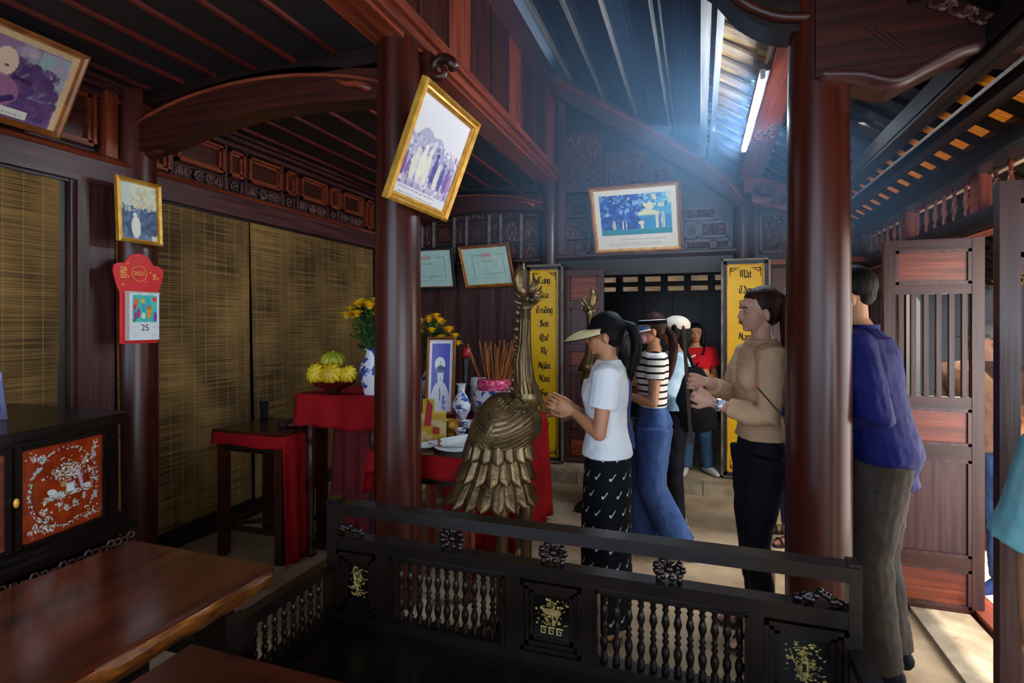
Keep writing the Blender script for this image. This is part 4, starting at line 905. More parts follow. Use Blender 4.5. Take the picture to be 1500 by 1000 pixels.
frame_and_picture('officer_portrait', 'wooden framed blue portrait of an officer standing on the altar table', 'picture', (a.x, a.y, z_+.01), (b.x-a.x, b.y-a.y, 0), (-.01, .06, .565), c, 'brown_frame', .022, .02)
# tear-off calendar
t = thing('wall_calendar', 'red lunar calendar with tear-off pad reading 25 on the column', 'calendar', (-3.17, 2.26, 1.65))
XC = -3.17; ya, yb = atx(161, 440, XC).y, atx(241, 440, XC).y; W = yb-ya; zb_, zt = atx(165, 504, XC).z, 1.93
ym = (ya+yb)/2
poly = [(-.115, 0), (.115, 0), (.115, .30)]+[(.135, .34), (.155, .42), (.150, .455), (.12, .47), (.09, .47)]+[(.085*math.cos(a), .46+.075*math.sin(a)) for a in [i*PI/8 for i in range(1, 8)]]+[(-.09, .47), (-.12, .47), (-.150, .455), (-.155, .42), (-.135, .34), (-.115, .30)]
MB().prism(poly, (0, 1, 0), (0, 0, 1), (.006, 0, 0), (XC, ym, zb_)).build('red_board', 'cal_red', t, fix=True)
g = MB(); g.tube([(XC+.008, ym+.045*math.cos(a)*(1+.05*math.sin(8*a)), zb_+.415+.045*math.sin(a)*(1+.05*math.sin(8*a))) for a in [i*PI/20 for i in range(41)]], .002, 4); g.build('gilt_ring', 'gilt', t)
g = MB(); r = random.Random(8)
for k in range(5): g.box((XC+.006, ym-.112, zb_+.385+.014*k), (XC+.0075, ym-.078+.004*(k % 2), zb_+.391+.014*k))
for k in range(3): g.box((XC+.006, ym+.085, zb_+.385+.014*k), (XC+.0075, ym+.108, zb_+.391+.014*k))
for k in range(12): g.ell((XC+.007, ym+r.choice([-1, 1])*r.uniform(.03, .13), zb_+r.uniform(.33, .50)), (.001, .005, .005), 8, 4)
tag(g.build('gilt_characters', 'gilt', t), kind='stuff')
def text(s, par, loc, size, material, rot, name='lettering', sx=1.0):
    cu = bpy.data.curves.new(name, 'FONT'); cu.body = s; cu.size = size; cu.align_x = 'CENTER'; cu.align_y = 'CENTER'; cu.extrude = .0006; cu.resolution_u = 2
    o = bpy.data.objects.new(name, cu); COL.objects.link(o); cu.materials.append(MATS[material]); o.parent = par; o.location = Vector(loc)-ORG[par.name]; o.rotation_euler = rot; o.scale = (sx, 1, 1); me = bpy.data.meshes.new_from_object(o); bpy.data.objects.remove(o); q = bpy.data.objects.new(name, me); COL.objects.link(q); q.parent = par; q.location = Vector(loc)-ORG[par.name]; q.rotation_euler = rot; ORG[q.name] = Vector(loc); return q
text('2021', t, (XC+.008, ym, zb_+.415), .036, 'gilt', (PI/2, 0, PI/2), 'year_number')
MB().box((XC+.006, ym-.085, zb_+.02), (XC+.04, ym+.10, zb_+.30)).build('paper_pad', 'paper_edge', t)
c = Cv(80, 110, 'e8ecee'); c.rect(.1, .04, .93, .62, '40c0b8'); r = random.Random(6)
c.noise(.1, .04, .93, .62, 40, ['58d0c0', '38a8c8', '60c8a0'], (.03, .1), 1, .6)
for x, y, a_, b_, cl in ((.22, .2, .07, .09, 'e87028'), (.17, .3, .06, .06, 'd83850'), (.45, .17, .06, .06, 'e8c820'), (.46, .3, .05, .1, '40a0d0'), (.30, .42, .05, .11, 'c02870'), (.2, .48, .05, .08, 'a83080'), (.46, .48, .07, .07, 'e8e8d0'), (.66, .40, .08, .14, 'f0a020'), (.66, .3, .08, .05, 'd07818'), (.87, .5, .06, .1, '8a3a98'), (.84, .12, .08, .06, 'e05038'), (.14, .58, .06, .04, '209040')): c.ell(x, y, a_, b_, cl)
c.rect(0, 0, .1, 1, 'e8ecee'); c.rect(.93, 0, 1, 1, 'e8ecee'); c.rect(0, .62, 1, 1, 'e8ecee'); c.caption(.12, .72, .32, 1, 'b08090', .02); c.caption(.75, .72, .92, 1, 'b08090', .02); c.caption(.12, .90, .34, 2, '707880', .025); c.caption(.72, .90, .92, 2, '707880', .025)
c.rect(.5, .88, .6, .94, '808890', .0)
painted(c, (XC+.0405, ym-.084, zb_+.021), (0, .183, 0), (0, 0, .276), 'calendar_sheet', t)
text('25', t, (XC+.042, ym+.01, zb_+.092), .052, 'ink', (PI/2, 0, PI/2), 'date_number')
MB().box((XC+.006, ym-.09, zb_+.298), (XC+.043, ym+.105, zb_+.306)).build('binding_strip', 'paper_edge', t)
# ============================================================ YELLOW TEXT BOARDS
G = {
 'n': [[(0,.44),(.07,.5),(.07,.06),(.13,0)], [(.07,.42),(.2,.5),(.27,.42),(.27,.06),(.33,0)]],
 'u': [[(0,.46),(.06,.5),(.06,.06),(.14,0),(.27,.08)], [(.22,.46),(.27,.5),(.27,.06),(.33,0)]],
 'm': [[(0,.44),(.07,.5),(.07,.06),(.13,0)], [(.07,.42),(.18,.5),(.25,.42),(.25,.06),(.3,0)], [(.25,.42),(.36,.5),(.43,.42),(.43,.06),(.49,0)]],
 'a': [[(.02,.4),(.12,.5),(.24,.42),(.24,.06),(.31,0)], [(.24,.3),(.05,.22),(.05,.08),(.12,0),(.24,.08)]],
 'g': [[(.24,.46),(.1,.5),(.03,.4),(.03,.12),(.1,.04),(.24,.1)], [(.24,.5),(.24,-.14),(.12,-.24),(.02,-.16)]],
 'r': [[(0,.44),(.07,.5),(.07,.06),(.13,0)], [(.07,.42),(.2,.5),(.24,.42)]],
 'o': [[(.14,.5),(.03,.38),(.03,.1),(.14,0)], [(.14,.5),(.25,.38),(.25,.1),(.14,0)]],
 'e': [[(.22,.1),(.12,0),(.03,.1),(.03,.38),(.13,.5),(.22,.4),(.06,.24)]],
 't': [[(.1,.66),(.1,.06),(.17,0)], [(0,.48),(.2,.48)]],
 'i': [[(0,.44),(.06,.5),(.06,.06),(.12,0)]],
 'c': [[(.22,.42),(.13,.5),(.03,.4),(.03,.1),(.13,0),(.22,.08)]],
 'L': [[(.1,.8),(.16,.7),(.12,.3),(.16,.08),(.02,0)], [(.02,.04),(.2,.1),(.36,0),(.44,.1)], [(.16,.74),(.3,.8),(.34,.66)]],
 'T': [[(.02,.7),(.14,.8),(.3,.72),(.46,.8)], [(.26,.72),(.12,.6),(.06,.3),(.14,.06),(.28,0),(.42,.12)], [(.28,.66),(.28,.14)]],
 'S': [[(.38,.7),(.26,.8),(.1,.72),(.1,.54),(.36,.4),(.4,.16),(.22,0),(.04,.1)], [(.22,.74),(.22,.06)]],
 'Q': [[(.26,.8),(.06,.64),(.06,.16),(.22,0),(.4,.14),(.42,.6),(.26,.8)], [(.22,.7),(.2,.1)], [(.24,.1),(.36,-.1),(.5,-.12)]],
 'M': [[(.02,.66),(.1,.78),(.12,.1),(.02,0)], [(.12,.7),(.24,.8),(.28,.66),(.28,.06),(.22,0)], [(.28,.7),(.42,.8),(.48,.66),(.48,.08),(.58,0)]],
 'N': [[(.02,.7),(.12,.8),(.4,.06),(.48,0)], [(.1,.6),(.1,.1),(.02,0)], [(.42,.8),(.38,.66),(.4,.1)]],
 'D': [[(.1,.76),(.12,.1),(.02,0)], [(.02,.76),(.28,.8),(.44,.6),(.42,.16),(.24,0),(.1,.06)], [(.24,.7),(.24,.12)]],
 'B': [[(.1,.78),(.12,.06)], [(.02,.72),(.26,.8),(.38,.66),(.14,.44),(.4,.36),(.4,.12),(.2,0),(.06,.06)]],
 'G': [[(.4,.66),(.26,.8),(.06,.64),(.06,.16),(.22,0),(.4,.1),(.4,.36),(.24,.4)], [(.2,.7),(.2,.1)]],
}
WD = {'n': .34, 'u': .34, 'm': .5, 'a': .32, 'g': .3, 'r': .26, 'o': .3, 'e': .26, 't': .2, 'i': .15, 'c': .25, 'L': .46, 'T': .46, 'S': .46, 'Q': .5, 'M': .6, 'N': .5, 'D': .48, 'B': .46, 'G': .46}
ACC = {'horn': [[(.3,.5),(.36,.58),(.34,.64)]], 'grave': [[(.06,.76),(.18,.62)]], 'acute': [[(.1,.62),(.22,.78)]], 'hat': [[(.02,.58),(.13,.7),(.24,.58)]], 'breve': [[(.03,.7),(.13,.6),(.23,.7)]], 'dot': [[(.12,-.16),(.16,-.2)]], 'bar': [[(-.02,.42),(.22,.42)]]}
WORDS = {'Lung': ['L', 'u+horn', 'n', 'g'], 'Tua': ['T', 'u+horn+dot', 'a'], 'Truong': ['T', 'r', 'u+horn', 'o+horn+grave', 'n', 'g'], 'Son': ['S', 'o+horn', 'n'], 'Que': ['Q', 'u', 'e+hat'], 'Me': ['M', 'e+dot'],
 'Ngan': ['N', 'g', 'a+grave', 'n'], 'Nam': ['N', 'a+breve', 'm'], 'Mat': ['M', 'a+breve+acute', 't'], 'Tam': ['T', 'a+hat+grave', 'm'], 'Bien': ['B', 'i', 'e+hat', 'n'], 'Nam2': ['N', 'a', 'm'], 'Dan': ['D', 'a+hat', 'n'], 'Quoc': ['Q', 'u', 'o+hat+acute', 'c'], 'Gio': ['G', 'i', 'o+acute'], 'Nui': ['N', 'u+acute', 'i'], 'Rung': ['B', 'u', 'n', 'g']}
def word(mb, w_, cx, z, y, sz):
    gl = WORDS[w_]; tw = sum(WD[g_.split('+')[0]] for g_ in gl); x = cx-tw*sz/2; nb = Vector((.055, 0, .05))*sz
    for g_ in gl:
        ps = g_.split('+'); strokes = list(G[ps[0]])
        for a_ in ps[1:]: strokes += ACC[a_]
        for st in strokes:
            for (p, q) in zip(st, st[1:]):
                P, Q = Vector((x+p[0]*sz, y, z+p[1]*sz)), Vector((x+q[0]*sz, y, z+q[1]*sz)); d = Q-P
                if abs(d.x*nb.z-d.z*nb.x) < 1e-7: continue
                mb.add([P-nb, P+nb, Q+nb, Q-nb], [(0, 1, 2, 3)]); mb.add([P-nb, P+nb, Q+nb, Q-nb], [(3, 2, 1, 0)]) if False else None
        x += WD[ps[0]]*sz
def board(name_lab, pa, pb, ztop, zbot, words, y):
    x0, x1 = at(pa, 400, y).x, at(pb, 400, y).x
    t = thing('text_board', name_lab, 'sign', ((x0+x1)/2, y, zbot), group='yellow text boards')
    H = ztop-zbot; W = x1-x0
    for p, q, m_, yy in ((0, .018, 'grey_frame', .05), (.018, .05, 'dark_frame', .04), (.05, .058, 'gold_frame', .045)):
        for a, b in (((x0+p, zbot+p), (x1-p, zbot+q)), ((x0+p, ztop-q), (x1-p, ztop-p)), ((x0+p, zbot+p), (x0+q, ztop-p)), ((x1-q, zbot+p), (x1-p, ztop-p))):
            MB().box((a[0], y-yy, a[1]), (b[0], y, b[1])).build('frame_rail', m_, t)
    MB().box((x0+.055, y-.025, zbot+.055), (x1-.055, y-.005, ztop-.055)).build('yellow_panel', 'yellow_board', t)
    cx = (x0+x1)/2
    for i, (w_, z) in enumerate(words):
        mb = MB(); word(mb, w_, cx, z, y-.027, .088); mb.build('lettering', 'ink', t)
    for sx, sz in ((1, 1), (-1, 1), (1, -1), (-1, -1)):
        ccx, ccz = cx-sx*(W/2-.075), (zbot+.08 if sz > 0 else ztop-.08); mb = MB()
        mb.box((min(ccx, ccx+sx*.08), y-.028, ccz), (max(ccx, ccx+sx*.08), y-.026, ccz+.006*sz)).box((min(ccx, ccx+sx*.006), y-.028, min(ccz, ccz+sz*.08)), (max(ccx, ccx+sx*.006), y-.026, max(ccz, ccz+sz*.08)))
        mb.tube([(ccx+sx*(.02+.014*math.cos(a)), y-.027, ccz+sz*(.02+.014*math.sin(a))) for a in [j*PI/5 for j in range(9)]], .004, 4); mb.tube([(ccx+sx*(.05+.01*math.cos(a)), y-.027, ccz+sz*(.014+.008*math.sin(a))) for a in [j*PI/4 for j in range(7)]], .003, 4)
        mb.build('corner_scroll', 'ink', t)
    return t
Y1 = YB-.16
def zz(py, px, y): return at(px, py, y).z
board('yellow text board partly behind the crane statue neck', 771, 826, zz(388, 800, Y1), .10, [(w_, zz(py, 800, Y1)-.03) for w_, py in (('Lung', 411), ('Tua', 432), ('Truong', 454), ('Son', 474), ('Que', 494), ('Me', 514), ('Ngan', 535), ('Nam', 554), ('Gio', 575), ('Nui', 598), ('Quoc', 620), ('Dan', 643))], Y1)
board('yellow text board behind the woman in beige', 1056, 1128, zz(379, 1090, Y1), .10, [(w_, zz(py, 1090, Y1)-.03) for w_, py in (('Mat', 402), ('Tam', 425), ('Bien', 447), ('Nam2', 470), ('Nam2', 493), ('Dan', 517), ('Quoc', 541))], Y1)
# ============================================================ ALTAR TABLES
def cloth(mb, p0, p1, ztop, zbot, folds=4, amp=.012, out=(0, -1, 0), nz=8):
    p0, p1, out = Vector(p0), Vector(p1), Vector(out); L = (p1-p0).length
    def fn(u, v):
        p = p0+(p1-p0)*u; k = (1-v)
        q = amp*k*math.sin(u*folds*2*PI+1.3)+amp*.5*k*math.sin(u*folds*5+2)
        return Vector((p.x, p.y, zbot+(ztop-zbot)*v+.006*math.sin(u*7)*k))+out*(q+amp*k)
    mb.sheet(fn, 36, nz, -out*.004); return mb
t = thing('side_table', 'plain dark side table with red cloth edge below the blind', 'table', (-2.68, 2.9, 0))
X0, X1, Y0, Y1_, Z = -2.97, -2.415, 2.70, 3.18, .82
MB().box((X0, Y0, Z-.025), (X1, Y1_, Z)).build('table_top', 'tabletop', t)
MB().box((X0+.03, Y0+.025, Z-.14), (X1-.03, Y0+.05, Z-.025)).build('apron', 'darkwood_x', t)
for x, y in ((X0+.02, Y0+.02), (X1-.075, Y0+.02), (X0+.02, Y1_-.075), (X1-.075, Y1_-.075)): MB().box((x, y, 0), (x+.055, y+.055, Z-.03)).build('leg', 'wood_z', t)
MB().box((X0+.04, Y0+.035, .17), (X1-.04, Y0+.06, .20)).build('stretcher', 'darkwood_x', t)
for x in (X0+.035, X1-.06): MB().box((x, Y0+.05, .17), (x+.025, Y1_-.05, .20)).build('stretcher', 'darkwood_y', t)
MB().beam((X0+.05, Y0+.1, .185), (X1-.05, Y1_-.1, .185), .025, .025).build('stretcher', 'darkwood_x', t)
ct = tag(cloth(MB(), (X0, Y0-.004, 0), (X1+.005, Y0-.004, 0), Z-.02, Z-.095, 3, .003).build('table_cloth', 'red_cloth', smooth=True), 'narrow red cloth strip below the side table top', 'cloth')
cloth(MB(), (X1+.006, Y0, 0), (X1+.006, Y0+.20, 0), Z-.02, .0, 2, .012, out=(1, 0, 0)).build('hanging_panel', 'red_cloth', ct, smooth=True)
# upper altar table
t = thing('upper_altar_table', 'tall dark altar table on turned legs under red cloth', 'table', (-2.15, 3.05, 0))
X0, X1, Y0, Y1_, Z = -2.43, -1.86, 2.87, 3.30, 1.045
MB().box((X0, Y0, Z-.03), (X1, Y1_, Z-.004)).build('table_top', 'tabletop', t)
MB().box((X0+.02, Y0+.02, Z-.10), (X1-.02, Y1_-.02, Z-.03)).build('apron', 'darkwood_x', t)
lp = [(.028, 0), (.03, .02), (.02, .04), (.026, .07), (.022, .10), (.03, .12), (.020, .15), (.024, .4), (.02, .5), (.032, .53), (.022, .56), (.034, .59), (.022, .62), (.028, .70), (.018, .74), (.034, .77), (.022, .80), (.030, .83), (.026, .94)]
for x, y in ((X0+.05, Y0+.05), (X1-.05, Y0+.05), (X0+.05, Y1_-.05), (X1-.05, Y1_-.05)): MB().lathe(lp, (x, y, 0), 16).build('turned_leg', 'wood_z', t, smooth=True)
MB().box((X0+.05, Y0+.04, .05), (X1-.05, Y0+.06, .09)).build('stretcher', 'darkwood_x', t)
ct = tag(MB().sheet(lambda u, v: (X0-.01+(X1-X0+.02)*u, Y0-.01+(Y1_-Y0+.02)*v, Z+.001), 10, 8, (0, 0, .004)).build('altar_cloth', 'red_cloth'), 'red cloth draped over the tall altar table with the fruit bowl', 'cloth')
cloth(MB(), (X0-.012, Y0-.012, 0), (X1+.012, Y0-.012, 0), Z+.004, Z-.20, 3, .010).build('front_drop', 'red_cloth', ct, smooth=True)
cloth(MB(), (X0-.014, Y0-.012, 0), (X0-.014, Y1_, 0), Z+.004, Z-.21, 3, .012, out=(-1, 0, 0)).build('side_drop', 'red_cloth', ct, smooth=True)
cloth(MB(), (X1+.014, Y0-.012, 0), (X1+.014, Y1_, 0), Z+.004, Z-.34, 3, .012, out=(1, 0, 0)).build('side_drop', 'red_cloth', ct, smooth=True)
tag(cloth(MB(), (X0+.03, Y1_-.12, 0), (X1-.0, Y1_-.12, 0), Z-.10, .03, 5, .02).build('back_cloth', 'deep_red_cloth', smooth=True), 'deep red cloth hanging behind the turned legs', 'cloth')
# main altar table (front)
t = thing('front_altar_table', 'lower altar table holding offerings with a red cloth band', 'table', (-1.4, 2.9, 0))
X0, X1, Y0, Y1_, Z = -1.75, -1.10, 2.64, 3.28, .78
MB().box((X0, Y0, Z-.03), (X1, Y1_, Z-.004)).build('table_top', 'tabletop', t)
MB().box((X0+.03, Y0+.03, Z-.16), (X1-.03, Y1_-.03, Z-.03)).build('apron', 'wood_x', t)
for x, y in ((X0+.06, Y0+.04), (X1-.10, Y0+.04), (X0+.06, Y1_-.09), (X1-.10, Y1_-.09)): MB().box((x, y, 0), (x+.05, y+.05, Z-.03)).build('leg', 'redwood_z', t)
ct = tag(MB().sheet(lambda u, v: (X0-.01+(X1-X0+.02)*u, Y0-.01+(Y1_-Y0+.02)*v, Z+.001), 10, 8, (0, 0, .004)).build('altar_cloth', 'red_cloth'), 'red cloth over the lower altar table of offerings', 'cloth')
cloth(MB(), (X0-.012, Y0-.012, 0), (X1+.012, Y0-.012, 0), Z+.004, Z-.11, 3, .006).build('front_drop', 'red_cloth', ct, smooth=True)
cloth(MB(), (X0-.014, Y0-.012, 0), (X0-.014, Y0+.25, 0), Z+.004, Z-.24, 2, .014, out=(-1, 0, 0)).build('side_drop', 'red_cloth', ct, smooth=True)
MB().box((X0+.0, Y0-.0, Z+.005), (X1, Y1_, Z+.009)).build('glass_top', 'tabletop', ct)
# rear altar table
t = thing('rear_altar_table', 'rear altar table fully covered by a long red cloth', 'table', (-1.6, 3.7, 0))
X0, X1, Y0, Y1_, Z = -2.25, -1.12, 3.34, 4.05, .81
MB().box((X0, Y0, Z-.03), (X1, Y1_, Z-.004)).build('table_top', 'tabletop', t)
for x, y in ((X0+.02, Y0+.02), (X1-.07, Y0+.02), (X0+.02, Y1_-.07), (X1-.07, Y1_-.07)): MB().box((x, y, 0), (x+.05, y+.05, Z-.03)).build('leg', 'darkwood_z', t)
ct = tag(MB().sheet(lambda u, v: (X0-.01+(X1-X0+.02)*u, Y0-.01+(Y1_-Y0+.02)*v, Z+.001), 10, 8, (0, 0, .004)).build('altar_cloth', 'red_cloth'), 'long bright red cloth over the rear altar table', 'cloth')
cloth(MB(), (-1.62, Y0-.012, 0), (X1+.012, Y0-.012, 0), Z+.004, .02, 5, .018).build('front_drop', 'red_cloth', ct, smooth=True)
cloth(MB(), (X1+.014, Y0-.012, 0), (X1+.014, Y1_+.0, 0), Z+.004, .03, 5, .02, out=(1, 0, 0)).build('side_drop', 'red_cloth', ct, smooth=True)
RZ = Z+.005
# ============================================================ OFFERINGS
def lathe_thing(name, label, cat, prof, c, m_, n=24, group=None):
    return tag(MB().lathe(prof, c, n).build(name, m_, smooth=True, sharp=60), label, cat, group)
TZ = 1.05
def vase(name, label, c, s, flowers):
    prof = [(.052, 0), (.056, .01), (.06, .05), (.078, .11), (.082, .15), (.070, .20), (.045, .245), (.040, .27), (.052, .29), (.048, .292), (.036, .27), (.04, .2)]
    v = tag(MB().lathe([(r_*s, z*s) for r_, z in prof], c, 24).build('flower_vase', 'porcelain', smooth=True, sharp=60), label, 'vase')
    f = thing('chrysanthemums', flowers, 'flowers', (c[0], c[1], c[2]+.29*s), None)
    r = random.Random(int(c[0]*100)); b = Vector(c)+Vector((0, 0, .28*s))
    heads = []
    for k in range(22):
        a = k*2.4; q = .17*s*math.sqrt((k+.5)/22); h = .30-.45*q*q/.13+r.uniform(-.015, .02)
        heads.append(b+Vector((q*math.cos(a), q*math.sin(a), h*s)))
    st = MB()
    for h in heads: st.tube([b+Vector((0, 0, -.1)), b+(h-b)*.5+Vector((0, 0, .03)), h], .004, 5)
    st.build('stems', 'leaf', f)
    lf = MB()
    for k in range(260):
        a = r.uniform(0, 6.28); q = r.uniform(.01, .10); p = b+Vector((q*math.cos(a), q*math.sin(a), r.uniform(-.01, .27)*s)); d = Vector((math.cos(a)+r.uniform(-.5, .5), math.sin(a)+r.uniform(-.5, .5), r.uniform(-.2, 1.2))).normalized()
        sd = d.cross(Vector((0, 0, 1))).normalized()*.014; up_ = d.cross(sd).normalized()*.004
        lf.add([p, p+d*.03+sd+up_, p+d*.065, p+d*.03-sd+up_], [(0, 1, 2, 3)])
    tag(lf.build('leaves', 'leaf', f), kind='stuff')
    for h in heads:
        g = MB(); g.ell(h, (.018, .018, .014), 8, 5)
        for ring, (q, e, nn) in enumerate(((.054, .1, 14), (.046, .55, 12), (.032, 1.05, 9))):
            for j in range(nn):
                a = j*2*PI/nn+ring*.3; d = Vector((math.cos(a)*math.cos(e), math.sin(a)*math.cos(e), math.sin(e))); sd = Vector((-math.sin(a), math.cos(a), 0))*.013
                g.add([h+d*.006-sd*.4, h+d*.006+sd*.4, h+d*q*.7+sd, h+d*q*1.15, h+d*q*.7-sd], [(0, 1, 2, 3, 4)])
        g.build('blossom', 'petal', f)
p = atd(546, 577, 3.46); vase('', 'white and blue porcelain vase on the tall altar table', (p.x, p.y, TZ), 1.0, 'yellow chrysanthemums above the tall altar table beside the thick column')
p = atd(640, 600, 4.45); vase('', 'porcelain vase hidden behind the officer portrait', (p.x, 3.93, RZ), 1.25, 'yellow chrysanthemums above the officer portrait')
# fruit bowl
c0 = atd(490, 572, 3.45); c0 = Vector((c0.x, c0.y, TZ))
lathe_thing('fruit_bowl', 'dark red wooden bowl of yellow ribbed fruit', 'bowl', [(.05, 0), (.055, .006), (.04, .02), (.05, .03), (.10, .05), (.145, .085), (.14, .088), (.09, .06), (.02, .05)], tuple(c0), 'wood_bowl')
def ribbed(c, r_, m_, lab, tilt, nr=11):
    g = MB(); R = Euler(tilt).to_matrix()
    rs = []
    for i in range(11):
        ph = -PI/2+PI*(i+.05)/(10.1); rs.append([Vector(c)+R @ Vector((r_*math.cos(ph)*(1+.30*abs(math.cos(nr*a/2))-.18)*math.cos(a), r_*math.cos(ph)*(1+.30*abs(math.cos(nr*a/2))-.18)*math.sin(a), r_*.8*math.sin(ph))) for a in [j*2*PI/44 for j in range(44)]])
    g.rings(rs); o = g.build('ribbed_fruit', m_, smooth=True); tag(o, lab, 'fruit', 'fruit in the bowl')
    MB().tube([Vector(c)+R @ Vector((0, 0, r_*.7)), Vector(c)+R @ Vector((.005, 0, r_*.98))], [.009, .006], 6).build('stalk', 'green_fruit', o)
ff = lambda dx, dy, dz: (c0.x+dx*CT+dy*-ST, c0.y+dx*ST+dy*CT, c0.z+dz)
ribbed(ff(-.098, -.05, .135), .062, 'fruit', 'ribbed yellow fruit at the blind side of the bowl', (1.3, .2, 0)); ribbed(ff(.0, -.07, .135), .068, 'fruit', 'ribbed yellow fruit in the middle front of the bowl', (1.2, .1, .3))
ribbed(ff(.098, -.04, .13), .056, 'fruit', 'ribbed yellow fruit nearest the flower vase', (1.0, .4, 0)); ribbed(ff(-.015, .02, .215), .07, 'green_fruit', 'greenish ribbed fruit on top of the pile', (.3, .2, 0)); ribbed(ff(-.06, .05, .12), .06, 'fruit', 'ribbed yellow fruit at the back of the bowl', (.4, .2, 0))
# side table clutter
t = thing('dark_cup', 'small black cup standing on the side table by the blind', 'cup', (-2.78, 3.08, .82)); p = atd(361, 600, 3.95)
MB().lathe([(.022, 0), (.03, .01), (.024, .06), (.034, .12), (.03, .12), (.02, .06)], (-2.93, 3.1, .82), 16).build('body', 'black_fabric', t, smooth=True)
g = MB(); r = random.Random(4); q = Vector((-2.52, 2.95, .82))
for k in range(16): g.tube([q+Vector((r.uniform(-.09, .09), r.uniform(-.09, .09), .01+r.uniform(0, .03))) for _ in range(4)], .012, 6)
tag(g.build('crumpled_cloth', 'plum_x', smooth=True), 'crumpled dark cloth lying on the side table', 'cloth')
g = MB(); q = Vector((-2.475, 2.97, .875))
for k in range(12): g.ell(q+Vector((r.uniform(-.05, .04), r.uniform(-.05, .05), r.uniform(-.02, .035))), (.022, .022, .018), 8, 5)
tag(g.build('gift_packet', 'pink_wrap', smooth=True), 'shiny pink and white wrapped packet beside the red cloth', 'packet')
# main altar objects
FZ = .79
def A(px, py, d, z): p = atd(px, py, d); return Vector((p.x, p.y, z))
p = A(634, 640, 3.3, FZ)
t = thing('offering_box', 'bright yellow printed offering box with red ribbon shape', 'box', tuple(p))
g = MB(); ang = .45; ex = Vector((math.cos(ang), math.sin(ang), 0)); ey = Vector((-math.sin(ang), math.cos(ang), 0))
g.obox(p-ex*.07-ey*.05, ex*.15, ey*.10, Vector((0, 0, .17))); g.build('carton', 'yellow_box', t)
MB().prism([(-.05, .10), (-.01, .10), (.0, .22), (-.03, .26)], ex, (0, 0, 1), -ey*.006, p-ey*.05).build('ribbon', 'red_print', t, fix=True)
MB().obox(p-ex*.06-ey*.03+Vector((0, 0, .17)), ex*.07, ey*.06, Vector((0, 0, .08))).build('top_pack', 'fruit', t)
MB().obox(p-ex*.0-ey*.055+Vector((0, 0, .05)), ex*.04, -ey*.003, Vector((0, 0, .04))).build('print_mark', 'red_print', t)
for i, (px, py, d, r_, m_, lb) in enumerate(((622, 655, 3.12, .075, 'white_china', 'white dish with blue pattern beside the thick column'), (640, 648, 3.2, .05, 'white_china', 'small white dish in front of the yellow box'))):
    q = A(px, py, d, FZ); lathe_thing('dish', lb, 'dish', [(r_*.5, 0), (r_*.55, .004), (r_, .014), (r_*.98, .016), (r_*.5, .007)], tuple(q), m_, group='dishes on the lower altar table')
q = A(672, 655, 3.08, FZ); lathe_thing('plate', 'wide white plate under the rolled paper bundle', 'plate', [(.08, 0), (.085, .006), (.14, .018), (.138, .021), (.08, .009)], tuple(q), 'white_china')
t = thing('paper_roll', 'white rolled paper bundle with pink end lying on the plate', 'paper roll', tuple(q))
d_ = Vector((.85, .35, .14)).normalized(); MB().tube([q+Vector((-.10, -.03, .035)), q+Vector((-.10, -.03, .035))+d_*.2], .024, 14).build('roll', 'paper', t, smooth=True, sharp=50)
MB().tube([q+Vector((-.10, -.03, .035))+d_*.19, q+Vector((-.10, -.03, .035))+d_*.235], .026, 10).build('pink_end', 'pink_wrap', t, smooth=True, sharp=50); MB().tube([q+Vector((-.10, -.03, .035))-d_*.012, q+Vector((-.10, -.03, .035))+d_*.01], .026, 6).build('brown_end', 'brown_frame', t)
q = A(659, 628, 3.45, FZ); t = thing('brass_burner', 'small brass incense burner between the box and the cups', 'incense burner', tuple(q))
MB().lathe([(.03, 0), (.035, .01), (.03, .02), (.05, .045), (.055, .065), (.045, .085), (.05, .1), (.044, .1), (.035, .08)], q, 20).build('body', 'gold_frame', t, smooth=True, sharp=60)
for a in (-1, 1): MB().tube([q+Vector((a*.045, 0, .08)), q+Vector((a*.07, 0, .09)), q+Vector((a*.07, 0, .115))], .006, 6).build('handle', 'gold_frame', t)
for px, py, d, z, lb in ((675, 628, 3.42, 0, 'blue and white cup, lower one of the stack'), (684, 618, 3.5, .035, 'blue and white cup, raised one of the stack'), (676, 605, 3.6, .085, 'white porcelain bowl above the stacked cups')):
    q = A(px, py, d, FZ+z); lathe_thing('tea_cup', lb, 'cup', [(.022, 0), (.024, .006), (.034, .03), (.042, .05), (.038, .05), (.028, .02)], tuple(q), 'porcelain', group='cups on the lower altar table')
q = A(680, 621, 3.56, FZ); tag(MB().box((q.x-.05, q.y-.03, FZ), (q.x+.09, q.y+.09, FZ+.034)).build('cup_stand', 'lacquer'), 'small dark stand under the upper cup', 'stand')
q = A(676, 615, 3.75, RZ); lathe_thing('small_vase', 'slender blue and white vase beside the officer portrait', 'vase', [(.04, 0), (.045, .01), (.03, .03), (.06, .09), (.065, .13), (.04, .18), (.022, .21), (.026, .25), (.036, .27), (.03, .27)], tuple(q), 'porcelain')
q = A(683, 600, 4.1, RZ); t = thing('candle_stand', 'dark turned candle stand with red candle on the rear altar', 'candle stand', tuple(q))
MB().lathe([(.05, 0), (.055, .02), (.025, .05), (.03, .1), (.02, .16), (.04, .2), (.022, .24), (.038, .28), (.022, .31), (.036, .35), (.03, .37), (.045, .42), (.04, .425)], q, 18).build('stand', 'darkwood_z', t, smooth=True)
MB().lathe([(.03, .425), (.036, .45), (.032, .5), (.024, .5)], q, 14).build('candle', 'candle_red', t, smooth=True)
